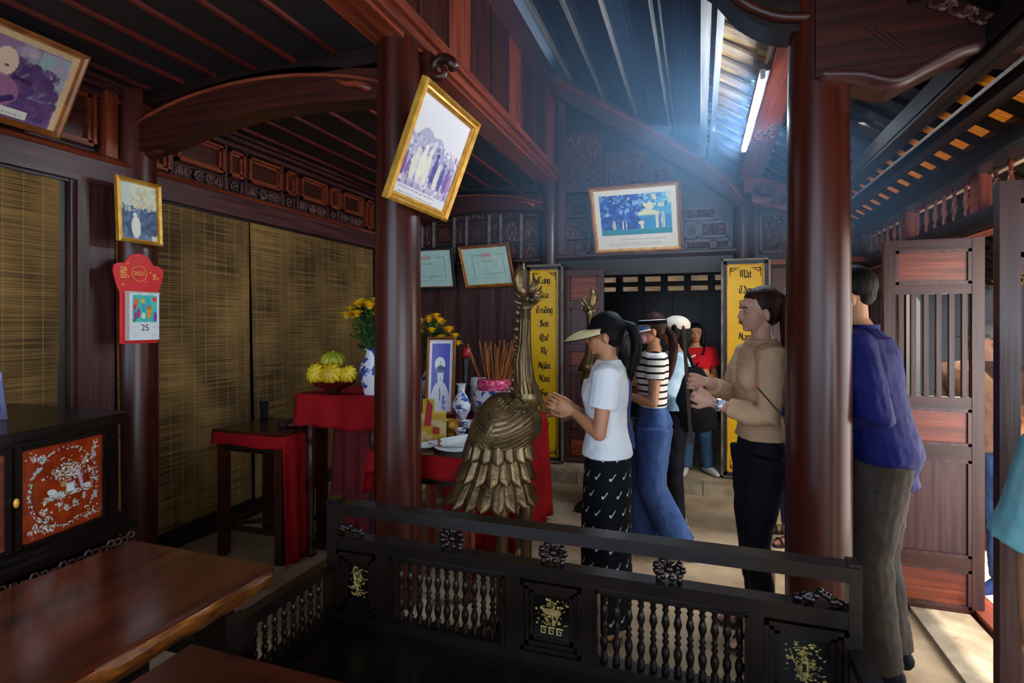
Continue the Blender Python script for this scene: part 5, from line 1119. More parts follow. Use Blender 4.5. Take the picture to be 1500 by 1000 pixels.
# big incense pot
q = A(724, 622, 3.95, RZ); t = thing('incense_pot', 'large blue and white incense pot behind the crane statue', 'incense pot', tuple(q))
MB().lathe([(.10, 0), (.11, .015), (.145, .08), (.16, .16), (.158, .20), (.165, .21), (.155, .212), (.12, .19), (.02, .19)], q, 32).build('pot', 'porcelain', t, smooth=True, sharp=60)
MB().lathe([(.05, .20), (.115, .20), (.125, .24), (.12, .275), (.10, .28), (.04, .27)], q, 28).build('pink_wrapping', 'pink_wrap', t, smooth=True)
r = random.Random(12)
for k in range(46):
    a = r.uniform(0, 6.28); b = .09*math.sqrt(r.random()); p0 = q+Vector((b*math.cos(a)+(.04 if k > 12 else -.02), b*math.sin(a), .24)); L = r.uniform(.2, .34)
    s_ = tag(MB().tube([p0, p0+Vector(((p0.x-q.x)*1.0+r.uniform(-.03, .05), r.uniform(-.03, .03), L))], .0032, 5).build('incense_stick', 'incense'), 'thin brown incense stick standing in the large pot', 'incense stick', 'incense sticks in the large pot')
q = A(700, 600, 4.15, RZ); tag(MB().box((q.x-.05, q.y-.02, RZ), (q.x+.05, q.y+.04, RZ+.27)).build('printed_carton', 'white_china'), 'pale printed carton beside the incense pot', 'box')
q = A(705, 600, 4.3, RZ)
# small chair seat etc under altar: pale block seen between the table legs
tag(MB().box((-1.95, 4.2, .0), (-1.5, 4.6, .42)).build('stone_block', 'stone'), 'pale stone block seen beneath the lower altar table', 'block')
# ============================================================ CRANES
def crane(loc, mirror, label, m_):
    t = thing('crane_statue', label, 'statue', (0, 0, 0), 'bronze crane statues beside the altar'); ORG[t.name] = Vector((0, 0, 0))
    S = -1 if mirror else 1
    def B(mb, nm, mt=m_, smooth=True, sharp=None, par=t): return mb.build(nm, mt, par, smooth=smooth, sharp=sharp)
    P = lambda px, py, y=0: Vector(((px-750)/308*S, y, 1.5-(py-473)/308))
    # body
    g = MB(); rs = []
    prof = [(575, 738, 12, .03), (580, 742, 24, .07), (590, 745, 38, .105), (603, 745, 47, .13), (620, 742, 53, .145), (635, 738, 53, .145), (648, 732, 48, .135), (656, 731, 43, .12), (662, 730, 38, .10)]
    for py, cx, hw, dp in prof[::-1]:
        rs.append([Vector(((cx-750)/308*S+hw/308*math.cos(a), dp*math.sin(a), 1.5-(py-473)/308)) for a in [j*2*PI/32 for j in range(32)]])
    B(g.rings(rs), 'body')
    def surf(px, py, back=False):
        # front surface depth at this pixel
        i = 0
        for i in range(len(prof)-1):
            if prof[i][0] <= py <= prof[i+1][0]: break
        a = max(0, min(1, (py-prof[i][0])/(prof[i+1][0]-prof[i][0]))); cx = prof[i][1]+(prof[i+1][1]-prof[i][1])*a; hw = prof[i][2]+(prof[i+1][2]-prof[i][2])*a; dp = prof[i][3]+(prof[i+1][3]-prof[i][3])*a
        u = max(-.97, min(.97, (px-cx)/hw)); return P(px, py, (dp*math.sqrt(1-u*u)+.001)*(1 if back else -1))
    for back in (False, True):
        for k in range(9):   # feathers of the wing sweeping from the central vein
            y0_ = 598+k*7; v0 = (722+(k*1.2 if k < 4 else -k*.6), y0_)
            pts = [surf(v0[0]+(782-v0[0]-abs(k-4)*1.2)*s_, v0[1]+14-26*s_+18*s_*s_*0+10*math.sin(s_*PI)*.5, back) for s_ in [j/8 for j in range(9)]]
            B(MB().tube(pts, [.003]+[.0055]*7+[.003], 6), 'wing_feather')
            if k < 8:
                pts = [surf(v0[0]-(v0[0]-696)*s_, v0[1]+16-20*s_, back) for s_ in [j/6 for j in range(7)]]
                B(MB().tube(pts, [.003]+[.005]*5+[.003], 6), 'wing_feather')
        B(MB().tube([surf(716+6*math.sin(j*.7), 598+j*6.5, back) for j in range(10)], .006, 6), 'wing_vein')
        r = random.Random(3); g = MB()
        for k in range(46):
            x, y = r.uniform(724, 772), r.uniform(580, 600); g.tube([surf(x, y, back), surf(x+6, y-7, back)], [.005, .002], 5)
        tag(B(g, 'neck_scales'), kind='stuff')
    # skirt of hanging feathers, three rows
    def feather(top, bot, wd, nrm):
        d = bot-top; side = d.cross(nrm).normalized()
        def fn(u, v):
            s_ = 1-(1-v)**1.6; w_ = wd*(.86+.14*min(1, s_*2.0))*(math.sqrt(max(.02, 1-((s_-.76)/.24)**2)) if s_ > .76 else 1)
            x = (u-.5)*2; bulge = (1-x*x)*.016+.004*math.exp(-(x/.14)**2)
            return top+d*s_+side*(x*w_/2)+nrm*bulge
        mb = MB(); mb.sheet(fn, 10, 14, -nrm*.004); B(mb, 'tail_feather')
    rows = [(641, 731, 41, .115, 671, 730, 49, .135, 10), (655, 730, 36, .095, 701, 726, 55, .155, 10.5), (680, 727, 36, .095, 734, 719, 64, .185, 11)]
    for ri, (y0_, c0_, h0, d0, y1_, c1_, h1, d1, nn) in enumerate(rows[::-1]):
        for k in range(int(2*nn-4)):
            a = 2*PI*(k+.5*(ri % 2))/(2*nn-4)
            if ri > 0: pass
            top = P(c0_+h0*math.cos(a)*S, y0_, d0*math.sin(a)); bot = P(c1_+h1*math.cos(a)*S, y1_+1.5*math.sin(k*2.3), d1*math.sin(a))
            top.x = (c0_-750)/308*S+h0/308*math.cos(a); bot.x = (c1_-750)/308*S+h1/308*math.cos(a)
            nrm = Vector((math.cos(a), math.sin(a)*1.2, .15)).normalized(); feather(top, bot, 2*PI*(h1/308*.5+d1*.5)/(2*nn-4)*1.0, nrm)
    g = MB(); g.rings([[Vector(((cx-750)/308*S+hw/308*math.cos(a), dp*math.sin(a), 1.5-(py-473)/308)) for a in [j*2*PI/24 for j in range(24)]] for py, cx, hw, dp in ((715, 722, 46, .12), (690, 726, 38, .095), (655, 730, 34, .09), (640, 732, 34, .09))]); B(g, 'skirt_core', 'dark_bronze')
    # legs, feet
    for px, py_ in ((735, -.03), (771, .03)):
        zt = P(px, 715).z; x = P(px, 700).x
        B(MB().tube([(x, py_, zt), (x, py_, .78-.1), (x, py_, .62), (x, py_, .60), (x, py_, .58), (x, py_, .3), (x, py_, .12)], [.040, .036, .030, .036, .029, .027, .030], 14), 'leg')
        for a in (-.7, 0, .7, PI):
            B(MB().tube([(x, py_, .13), (x+.05*math.sin(a), py_-.05*math.cos(a), .115), (x+.11*math.sin(a), py_-.10*math.cos(a), .095)], [.022, .017, .006], 8), 'toe')
    g = MB(); g.rings([[Vector(((753-750)/308*S+rx*math.cos(a)*(1+.06*math.cos(6*a)), ry*math.sin(a)*(1+.06*math.cos(6*a)), z)) for a in [j*2*PI/30 for j in range(30)]] for z, rx, ry in ((0, .17, .13), (.03, .18, .14), (.06, .15, .115), (.1, .10, .08))]); B(g, 'rock_base', 'dark_bronze', sharp=50)
    # neck
    npts = [P(772, 592, .02), P(771, 575, .015), P(768, 555), P(767, 530), P(768, 500), P(769, 470), P(770, 452), P(776, 440)]
    B(MB().tube(npts, [.085, .068, .050, .042, .033, .028, .028, .03], 18, squash=1.0), 'neck')
    for dx in (-.02, -.007, .007, .02): B(MB().tube([p+Vector((dx*(1.6 if i < 3 else 1), -([.07, .065, .052, .043, .034, .029, .028, .03][i])*.93, 0)) for i, p in enumerate(npts[1:7])], .004, 5), 'neck_ridge')
    for k in range(10):
        y_ = 452+k*12.5; x_ = 760-(k > 6)*(k-6)*2.2-(k > 2)*1.5; big = 2.2 if k == 2 else 1.25
        a = P(x_+4, y_+6); tip = P(x_-5*big, y_-1+4*(k == 2)*1.5); B(MB().tube([a, P(x_-1.5*big, y_+5), tip], [.020, .015, .002], 8, squash=.45, up=(0, 1, 0)), 'neck_barb')
    # head
    B(MB().ell(P(777, 438), (.042, .033, .034), 16, 10), 'head')
    B(MB().ell(P(779, 439, -.03), (.018, .010, .018), 12, 8), 'eye', 'dark_bronze'); B(MB().ell(P(779, 439, .03), (.018, .010, .018), 12, 8), 'eye', 'dark_bronze')
    B(MB().tube([P(770, 437), P(763, 424), P(760, 410), P(762, 397), P(767.5, 384)], [.020, .028, .030, .024, .002], 12, squash=.62, up=(0, 1, 0)), 'upper_beak')
    B(MB().tube([P(776, 430), P(781, 421), P(783, 410), P(782, 402)], [.018, .016, .010, .002], 10, squash=.6, up=(0, 1, 0)), 'lower_beak')
    for (x_, y_, x2, y2) in ((780, 430, 790, 404), (783, 434, 795, 417), (784, 440, 797, 432), (770, 440, 752, 424), (768, 446, 749, 436), (766, 450, 755, 447)):
        B(MB().tube([P(x_, y_), P((x_+x2)/2, (y_+y2)/2+2), P(x2, y2)], [.013, .010, .002], 8, squash=.5, up=(0, 1, 0)), 'crest_tuft')
    return t
t = crane(None, False, 'tall bronze crane statue standing before the altar, beak raised', 'bronze'); q = atd(750, 473, 2.6)
t.location = (q.x, q.y, 0); t.rotation_euler = (0, 0, TH)
t = crane(None, True, 'second bronze crane statue hidden behind the woman in white', 'bronze'); q = atd(875, 473, 4.4)
t.location = (q.x, q.y, 0); t.rotation_euler = (0, 0, TH+.25)
# ============================================================ PEOPLE
def hand(mb, wrist, d, n, curl=.3, side=1, sc=1.0, spread=.06):
    """d: finger direction, n: direction the palm faces, side: thumb on +/- (d x n)"""
    w_ = Vector(wrist); d = Vector(d).normalized(); n = Vector(n); n = (n-d*n.dot(d)).normalized(); s = d.cross(n)*side
    pl = .082*sc
    mb.rings([[w_+d*(pl*t_)+s*(hw*sc*math.cos(a))+n*(th_*sc*math.sin(a)) for a in [j*PI/6 for j in range(12)]] for t_, hw, th_ in ((-.25, .020, .019), (.05, .025, .018), (.4, .036, .017), (.8, .041, .016), (1.02, .038, .012))])
    for i, (off, L, r_) in enumerate(((.031, .070, .0085), (.011, .078, .0088), (-.010, .073, .0085), (-.030, .058, .0075))):
        base = w_+d*(pl*.9)+s*off*sc; dirv = (d+s*(off*spread*30)).normalized(); pts = [base-d*.015, base]; a = 0
        for k, f in enumerate((.45, .30, .25)):
            a += curl*(1.0 if k else .8)*(1+.12*i); dd = dirv*math.cos(a)+n*math.sin(a); pts.append(pts[-1]+dd*L*f*sc)
        mb.tube(pts, [r_*sc, r_*sc, r_*.95*sc, r_*.9*sc, r_*.8*sc], 8, round_ends=True)
    base = w_+d*(pl*.25)+s*.026*sc; dd = (d*.75+s*.75+n*.25).normalized(); p1 = base+dd*.035*sc; d2 = (d*1.0+s*.25+n*(.3+curl*.5)).normalized(); p2 = p1+d2*.032*sc; p3 = p2+(d2+n*curl*.5).normalized()*.024*sc
    mb.tube([base-dd*.012, base, p1, p2, p3], [x*sc for x in (.012, .012, .0105, .0095, .0085)], 8, round_ends=True)
def rm(o, vox, smooth=3, disp=0, dscale=.06, adapt=0):
    m = o.modifiers.new('Remesh', 'REMESH'); m.mode = 'VOXEL'; m.voxel_size = vox; m.use_smooth_shade = True; m.adaptivity = adapt
    if smooth: s = o.modifiers.new('Smooth', 'SMOOTH'); s.iterations = smooth; s.factor = .5
    if disp:
        tx = bpy.data.textures.new('folds', 'CLOUDS'); tx.noise_scale = dscale; tx.noise_depth = 2
        dm = o.modifiers.new('Folds', 'DISPLACE'); dm.texture = tx; dm.strength = disp; dm.mid_level = .5; dm.texture_coords = 'LOCAL'
HM = {}
def lerp(a, b, t): return Vector(a)+(Vector(b)-Vector(a))*t
def person(label, loc, head_deg, H=1.6, arms=None, legs=None, torso_lean=0, head_turn=0, head_tilt=0, skin='skin', fem=True,
           shirt='white_shirt', sleeve=.45, hem=.86, shirt_loose=.012, trousers='jeans', leg_r=None, skirt=None, hair='hair', style='ponytail', tail=None,
           shoes='shoe_white', vox=.006, build=1.0, extra=None, mouth=True, bust=True, hs=.94, collar=False):
    k = H/1.6; t = thing('person', label, 'person', (0, 0, 0)); ORG[t.name] = Vector((0, 0, 0))
    hw = .155 if fem else .18; bw = build
    legs = legs or {'L': {}, 'R': {}}
    hipy = .085
    lean = torso_lean
    def T(x, y, z): # torso lean about the hips
        dz = z-.9; return Vector(((x+lean*max(0, dz))*k, y*k, z*k))
    # ---- joints
    J = {}
    for s, sg in (('L', 1), ('R', -1)):
        L = legs.get(s, {}); J['hip'+s] = Vector((0, sg*hipy, .86))*k
        J['knee'+s] = Vector((L.get('knee', (.02, sg*.09, .46))))*k; J['ank'+s] = Vector((L.get('ankle', (-.01, sg*.085, .075))))*k
        J['sh'+s] = T(0, sg*hw*bw, 1.30)
        A_ = (arms or {}).get(s, {}); J['el'+s] = Vector(A_.get('elbow', (-.02, sg*(hw+.05), 1.03)))*k; J['wr'+s] = Vector(A_.get('wrist', (.05, sg*(hw+.03), .80)))*k
    secs = [(.80, 0, .07, .13), (.88, -.008, .105, .158), (.95, -.005, .102, .155), (1.04, 0, .082, .125), (1.12, .003, .088, .13), (1.2, .006, .10, .145), (1.27, 0, .095, .155), (1.33, -.006, .075, .135), (1.365, -.012, .055, .075)] if fem else \
           [(.80, 0, .09, .155), (.88, -.005, .11, .165), (.95, 0, .105, .16), (1.04, 0, .098, .152), (1.12, .003, .102, .162), (1.2, .006, .112, .178), (1.27, 0, .108, .185), (1.33, -.006, .085, .16), (1.365, -.012, .06, .08)]
    def torso(mb, grow, z0=.80, z1=1.4, n=24, flare=0):
        ss = [q for q in secs if z0 <= q[0] <= z1]
        if z0 < secs[0][0] or (ss and z0 < ss[0][0]): ss = [(z0, ss[0][1], ss[0][2]+flare, ss[0][3]+flare)]+ss
        mb.rings([[T(cx+(rx*bw+grow)*math.cos(a)+(0), (ry*bw+grow)*math.sin(a), z) for a in [j*2*PI/n for j in range(n)]] for z, cx, rx, ry in ss])
    # ---- head transform
    nb = T(-.012, 0, 1.36); hm = Matrix.Translation(T(-.0, 0, 1.42)) @ Euler((0, head_tilt, head_turn), 'XYZ').to_matrix().to_4x4() @ Matrix.Translation(Vector((0, 0, -1.42*k+.010*k))) @ Matrix.Scale(k, 4) @ Matrix.Translation((0, 0, 1.512)) @ Matrix.Scale(hs, 4) @ Matrix.Translation((0, 0, -1.512))
    body = MB(); torso(body, -.014)
    for s, sg in (('L', 1), ('R', -1)):
        body.tube([J['sh'+s]+Vector((0, -sg*.05, 0)), J['sh'+s], lerp(J['sh'+s], J['el'+s], .5), J['el'+s]], [.045*k, .043*k, .038*k, .033*k], 14, round_ends=True)
        body.tube([J['el'+s], lerp(J['el'+s], J['wr'+s], .35), J['wr'+s]], [.034*k, .034*k, .022*k], 14, round_ends=True)
        A_ = (arms or {}).get(s, {}); d = A_.get('d', tuple((J['wr'+s]-J['el'+s]).normalized())); n = A_.get('n', (0, -sg, 0))
        hand(body, J['wr'+s]+Vector(d).normalized()*.012, d, n, A_.get('curl', .35), A_.get('thumb', 1), k*(.95 if fem else 1.05))
        body.tube([J['hip'+s]+Vector((0, 0, -.02)), lerp(J['hip'+s], J['knee'+s], .5), J['knee'+s]], [.064*k, .058*k, .044*k], 16, round_ends=True)
        body.tube([J['knee'+s], lerp(J['knee'+s], J['ank'+s], .35)+Vector((-.012, 0, 0)), J['ank'+s]], [.05*k, .05*k, .032*k], 14, round_ends=True)
        fd = Vector(legs.get(s, {}).get('foot', (1, sg*.12, 0))).normalized(); a_ = J['ank'+s]
        body.tube([a_+fd*-.03*k+Vector((0, 0, -.035*k)), a_+fd*.05*k+Vector((0, 0, -.04*k)), a_+fd*.13*k+Vector((0, 0, -.052*k)), a_+fd*.165*k+Vector((0, 0, -.057*k))], [.032*k, .034*k, .028*k, .018*k], 12, round_ends=True)
    body.tube([nb, T(-.006, 0, 1.40), hm @ Vector((-.012, 0, 1.455))], [.052*k, .042*k, .043*k] if fem else [.058*k, .051*k, .050*k], 16)
    body.M = hm
    body.ell((-.008, 0, 1.512), (.092, .073, .088), 20, 14); body.ell((.028, 0, 1.462), (.058, .056, .078), 18, 12)
    body.ell((.048, 0, 1.445), (.042, .045, .045), 14, 10); body.ell((.062, 0, 1.406), (.020, .021, .017), 12, 8)
    body.ell((.066, 0, 1.515), (.026, .046, .022), 12, 8); body.ell((.055, .03, 1.46), (.028, .022, .024), 10, 7); body.ell((.055, -.03, 1.46), (.028, .022, .024), 10, 7)
    body.tube([(.080, 0, 1.497), (.091, 0, 1.478), (.099, 0, 1.463), (.089, 0, 1.453)], [.008, .008, .0105, .009], 10, round_ends=True)
    body.ell((.086, .010, 1.459), (.010, .008, .007), 8, 6); body.ell((.086, -.010, 1.459), (.010, .008, .007), 8, 6)
    body.ell((.082, 0, 1.437), (.012, .021, .006), 10, 6); body.ell((.080, 0, 1.427), (.012, .018, .007), 10, 6)
    for sg in (1, -1):
        body.ell((-.004, sg*.073, 1.468), (.017, .008, .030), 10, 8, Euler((0, .2, sg*.3)).to_matrix())
    body.M = None
    bo = body.build('body', skin, t, local=True, smooth=True); rm(bo, vox*.8, 2)
    for sg in (1, -1):
        f = MB(); f.M = hm; f.ell((.0785, sg*.031, 1.486), (.008, .011, .0052), 10, 6); eo = f.build('eye', 'eye_white', t, True, local=True)
        f = MB(); f.M = hm; f.ell((.0835, sg*.031, 1.486), (.005, .006, .0058), 10, 6); f.build('iris', 'eye', eo, True, local=True)
        f = MB(); f.M = hm; f.tube([(.086, sg*.016, 1.503), (.086, sg*.03, 1.508), (.076, sg*.047, 1.504)], [.003, .004, .002], 6); f.build('eyebrow', 'eyebrow', t, True, local=True)
    if mouth:
        f = MB(); f.M = hm; f.ell((.0885, 0, 1.4365), (.008, .019, .0045), 10, 6); f.ell((.087, 0, 1.4285), (.008, .017, .005), 10, 6); f.build('lips', 'lips', t, True, local=True)
    # ---- hair
    hb = MB(); hb.M = hm
    if style in ('ponytail', 'bob', 'long'):
        hb.ell((-.022, 0, 1.524), (.090, .081, .092), 20, 14); hb.ell((.002, 0, 1.550), (.072, .068, .056), 16, 10); hb.ell((-.040, 0, 1.478), (.058, .070, .066), 16, 10); hb.ell((-.012, 0, 1.515), (.076, .080, .066), 16, 10)
    if style == 'bob':
        for sg in (1, -1): hb.tube([(.01, sg*.062, 1.54), (.0, sg*.078, 1.47), (.005, sg*.078, 1.40), (.01, sg*.07, 1.36)], [.03, .028, .026, .018], 10, round_ends=True)
        hb.tube([(-.06, 0, 1.5), (-.07, 0, 1.42), (-.06, 0, 1.36)], [.06, .06, .045], 12, round_ends=True)
    if style == 'short':
        hb.ell((-.016, 0, 1.532), (.098, .082, .088), 20, 14); hb.ell((.020, 0, 1.567), (.068, .066, .046), 16, 10); hb.ell((-.05, 0, 1.485), (.052, .066, .05), 14, 9)
    if style == 'none': hb = None
    if hb:
        ho = hb.build('hair', hair, t, local=True, smooth=True); rm(ho, .005, 3)
        if tail:
            tb = MB(); tb.M = hm; tb.tube(tail['p'], tail['r'], 14, round_ends=True, squash=tail.get('sq', .8))
            for q in range(5): tb.tube([Vector(p)+Vector((random.uniform(-.3, .3)*r_, (q-2)*.35*r_, 0)) for p, r_ in zip(tail['p'], tail['r'])], [r_*.4 for r_ in tail['r']], 8, round_ends=True)
            to = tb.build('ponytail', hair, ho, local=True, smooth=True); rm(to, .005, 1)
            if tail.get('clip'):
                g = MB(); g.M = hm; c = Vector(tail['clip']); g.tube([c+Vector((.006*math.cos(a), .012*math.cos(a)+.0, .020*math.sin(a))) for a in [j*PI/6 for j in range(13)]], .004, 6); g.build('hair_clip', 'watch', ho, True, local=True)
    # ---- shirt
    sb = MB(); torso(sb, shirt_loose, hem, 1.28 if fem else 1.34, flare=.01 if hem < .95 else 0)
    sb.rings([[T(-.01+(rx)*math.cos(a), (ry)*math.sin(a), z) for a in [j*2*PI/20 for j in range(20)]] for z, rx, ry in (((1.28, .12, .19), (1.33, .097, .170), (1.362, .074, .100), (1.380, .066, .072)) if not fem else ((1.28, .098, .152), (1.33, .086, .144), (1.36, .066, .090), (1.374, .060, .066)) if collar else ((1.28, .096, .150), (1.322, .087, .142), (1.348, .070, .102)))])
    if fem and bust: [sb.ell(T(.052, sg*.055, 1.195), (.066*k, .066*k, .070*k), 14, 10) for sg in (1, -1)]
    for s, sg in (('L', 1), ('R', -1)):
        a_, e_, w_ = J['sh'+s], J['el'+s], J['wr'+s]; g = shirt_loose
        pts = [a_+Vector((0, -sg*.06, .0)), a_]; rad = [.058*k+g*.5, .056*k+g]
        if sleeve <= 1: pts += [lerp(a_, e_, sleeve*.6), lerp(a_, e_, sleeve)]; rad += [.052*k+g, .046*k+g*1.5]
        else: pts += [lerp(a_, e_, .5), e_, lerp(e_, w_, .5*(sleeve-1)), lerp(e_, w_, sleeve-1)]; rad += [.048*k+g, .043*k+g, .042*k+g, .030*k+g]
        sb.tube(pts, rad, 14)
    so = sb.build('shirt', shirt, t, local=True, smooth=True); rm(so, vox*1.1, 3, .012*k if shirt != 'striped_top' else .006, .07)
    if skirt:
        kb = MB(); n = 32; kb.rings([[Vector(((cx+(rx)*math.cos(a)*(1+.04*fl_*math.sin(5*a))), (ry)*math.sin(a)*(1+.04*fl_*math.sin(5*a)), z))*k for a in [j*2*PI/n for j in range(n)]] for z, cx, rx, ry, fl_ in skirt])
        ko = kb.build('skirt', trousers, t, local=True, smooth=True); rm(ko, vox*1.2, 2, .008, .12)
    else:
        pb = MB(); lr = leg_r or (.098, .078, .062, .055, .052)
        pb.rings([[Vector(((cx+rx*bw*math.cos(a)), ry*bw*math.sin(a), z))*k for a in [j*2*PI/24 for j in range(24)]] for z, cx, rx, ry in ((.80, -.004, .10, .165), (.88, -.012, .12, .176), (.95, -.006, .100, .150), (1.01, 0, .078, .118))])
        for s, sg in (('L', 1), ('R', -1)):
            h_, kn, an = J['hip'+s], J['knee'+s], J['ank'+s]
            pb.tube([h_+Vector((0, 0, .0)), lerp(h_, kn, .5), kn, lerp(kn, an, .45), an+Vector((0, 0, -.005))+Vector(legs.get(s, {}).get('cuff', (0, 0, 0)))], [q*k for q in lr], 18)
        po = pb.build('trousers', trousers, t, local=True, smooth=True); rm(po, vox*1.2, 3, .014*k, .08)
    # ---- shoes
    for s, sg in (('L', 1), ('R', -1)):
        fd = Vector(legs.get(s, {}).get('foot', (1, sg*.12, 0))).normalized(); a_ = J['ank'+s]; g = MB(); sd = Vector((-fd.y, fd.x, 0))
        if shoes == 'sandal':
            g.rings([[a_+fd*q*k+sd*w_*k*math.cos(a)+Vector((0, 0, -.068*k+.008*math.sin(a))) for a in [j*PI/5 for j in range(10)]] for q, w_ in ((-.065, .02), (-.05, .032), (.03, .036), (.12, .042), (.17, .034), (.185, .015))])
            for q in (.06, .10, .135): g.tube([a_+fd*q*k+(sd*math.cos(a)*.040+Vector((0, 0, .046*math.sin(a)*(1.1-q*2))))*k+Vector((0, 0, -.062*k)) for a in [j*PI/8 for j in range(9)]], .008, 6)
            g.tube([a_+fd*-.03*k+(sd*math.cos(a)*.036+Vector((0, 0, .05*math.sin(a))))*k+Vector((0, 0, -.05*k)) for a in [j*PI/8 for j in range(9)]], .007, 6)
            g.build('sandal', 'sandal', t, local=True, smooth=True)
        else:
            g.tube([a_+fd*-.045*k+Vector((0, 0, -.035*k)), a_+fd*.04*k+Vector((0, 0, -.036*k)), a_+fd*.12*k+Vector((0, 0, -.048*k)), a_+fd*.175*k+Vector((0, 0, -.056*k))], [.040*k, .042*k, .037*k, .024*k], 14, round_ends=True)
            g.tube([a_+Vector((0, 0, -.03*k)), a_+Vector((0, 0, .01*k))], [.042*k, .040*k], 12)
            o_ = g.build('shoe', shoes, t, local=True, smooth=True); rm(o_, .006, 2)
    t['hm'] = [list(r_) for r_ in hm]; HM[t.name] = hm
    if extra: extra(t, hm, J, k, T)
    del t['hm']
    t.location = loc; t.rotation_euler = (0, 0, math.radians(head_deg)); return t
def brim(t, hm, m_, edge, reach=.115, drop=.05, z0=1.522, wide=80):
    g = MB(); g.M = hm
    def fn(u, v):
        a = math.radians(-wide+2*wide*u); rr_ = (1, .82); fx_, fy_ = math.cos(a), math.sin(a); ext = reach*(max(0, math.cos(a*.95*80/wide))**.6)
        q = v; return Vector((.0+(.098+ext*q)*fx_, (.084+ext*q*.9)*fy_, z0-drop*q*q*max(.2, fx_)-drop*.4*q+.018*(1-fy_*fy_)*q))
    g.sheet(fn, 24, 6, (0, 0, .003)); o = g.build('brim', m_, t, local=True, smooth=True)
    g = MB(); g.M = hm; g.tube([fn(i/24, 1) for i in range(25)], .0035, 6); g.build('brim_edge', edge, o, local=True, smooth=True); return o
def band(t, hm, m_, z0=1.53, h=.03, tilt=.25, lim=150):
    g = MB(); g.M = hm
    g.sheet(lambda u, v: Vector(((.102)*math.cos(math.radians(-lim+2*lim*u))-.012, .088*math.sin(math.radians(-lim+2*lim*u)), z0+h*v-.03*tilt*(0)+.0*v+tilt*.1*(1-math.cos(math.radians(-lim+2*lim*u)))*-.35+.012)), 30, 2, (0, 0, .002)); return g.build('headband', m_, t, local=True, smooth=True)
# woman in white shirt and marked skirt
def ex_w(t, hm, J, k, T):
    o = tag_parts = brim(t, hm, 'visor_cream', 'sandal', .125, .05); g = MB(); g.M = hm
    g.ell((-.014, 0, 1.528), (.106, .090, .050), 20, 10); o2 = g.build('visor_cap', 'black_fabric', t, local=True, smooth=True)
    # neck collar
arms = {'L': dict(elbow=(.035, .175, 1.03), wrist=(.155, .06, 1.11), d=(.9, -.12, .40), n=(0, -1, 0), curl=.06, thumb=1), 'R': dict(elbow=(.06, -.165, 1.03), wrist=(.16, -.02, 1.12), d=(.9, .10, .40), n=(0, 1, 0), curl=.06, thumb=-1)}
p = atd(888, 473, 2.66)
person('woman in white shirt, cream visor and black marked skirt praying with open hands', (p.x, p.y, 0), 190, 1.54, arms, shirt='white_shirt', sleeve=.55, hem=.90, shirt_loose=.018, collar=True, trousers='mark_skirt', head_tilt=.10,
       skirt=[(.07, 0, .125, .165, 1), (.3, 0, .125, .165, 1), (.6, 0, .125, .172, .6), (.85, -.008, .118, .172, 0), (.95, -.004, .098, .148, 0), (1.0, 0, .080, .122, 0)], tail=dict(p=[(-.10, 0, 1.54), (-.145, 0, 1.52), (-.165, .0, 1.44), (-.15, 0, 1.36), (-.12, .0, 1.29), (-.10, 0, 1.25)], r=[.026, .036, .040, .040, .030, .012]), shoes='sandal', extra=ex_w)
# woman in striped top
def ex_s(t, hm, J, k, T):
    brim(t, hm, 'visor_dark', 'white_shirt', .115, .045, 1.518); o = band(t, hm, 'black_fabric', 1.515, .028, 0); 
    g = MB(); g.M = hm; g.tube([(.10*math.cos(a)-.012, .089*math.sin(a), 1.556) for a in [math.radians(x) for x in range(-140, 141, 10)]], .0028, 5); g.build('white_piping', 'white_shirt', o, local=True)
    g = MB(); g.M = hm; g.ell((.058, 0, 1.438), (.044, .050, .044), 16, 10); g.build('face_mask', 'mask_pink', t, local=True, smooth=True)
    g = MB(); g.M = hm; g.ell((-.115, 0, 1.475), (.022, .03, .03), 10, 8); g.build('hair_bobble', 'visor_dark', t, local=True, smooth=True)
arms = {'L': dict(elbow=(.02, .175, 1.03), wrist=(.20, .09, 1.07), d=(.9, -.3, .3), n=(0, -1, .2), curl=.5), 'R': dict(elbow=(.05, -.17, 1.03), wrist=(.22, -.04, 1.08), d=(.9, .3, .3), n=(0, 1, .2), curl=.5, thumb=-1)}
legs = {'L': dict(knee=(.03, .09, .47), ankle=(-.04, .07, .085), foot=(1, .1, 0)), 'R': dict(knee=(.0, -.09, .47), ankle=(.06, -.09, .08), foot=(1, -.1, 0))}
legs = {'L': dict(knee=(.02, .09, .47), ankle=(-.16, .08, .10), foot=(-.55, .2, -.25)), 'R': dict(knee=(.06, -.08, .46), ankle=(.05, -.09, .08), foot=(1, -.1, 0))}
p = atd(956, 473, 3.58)
person('woman in black and white striped top with dark visor and wide blue trousers', (p.x, p.y, 0), 192, 1.555, arms, legs, shirt='striped_top', sleeve=.45, hem=.985, shirt_loose=.010, trousers='denim_blue', leg_r=(.12, .105, .095, .095, .105), hair='hair_brown', head_tilt=.06, mouth=False,
       tail=dict(p=[(-.10, 0, 1.49), (-.135, 0, 1.44), (-.145, 0, 1.36), (-.13, 0, 1.27), (-.11, 0, 1.18), (-.10, 0, 1.13)], r=[.03, .038, .042, .04, .03, .012]), extra=ex_s)
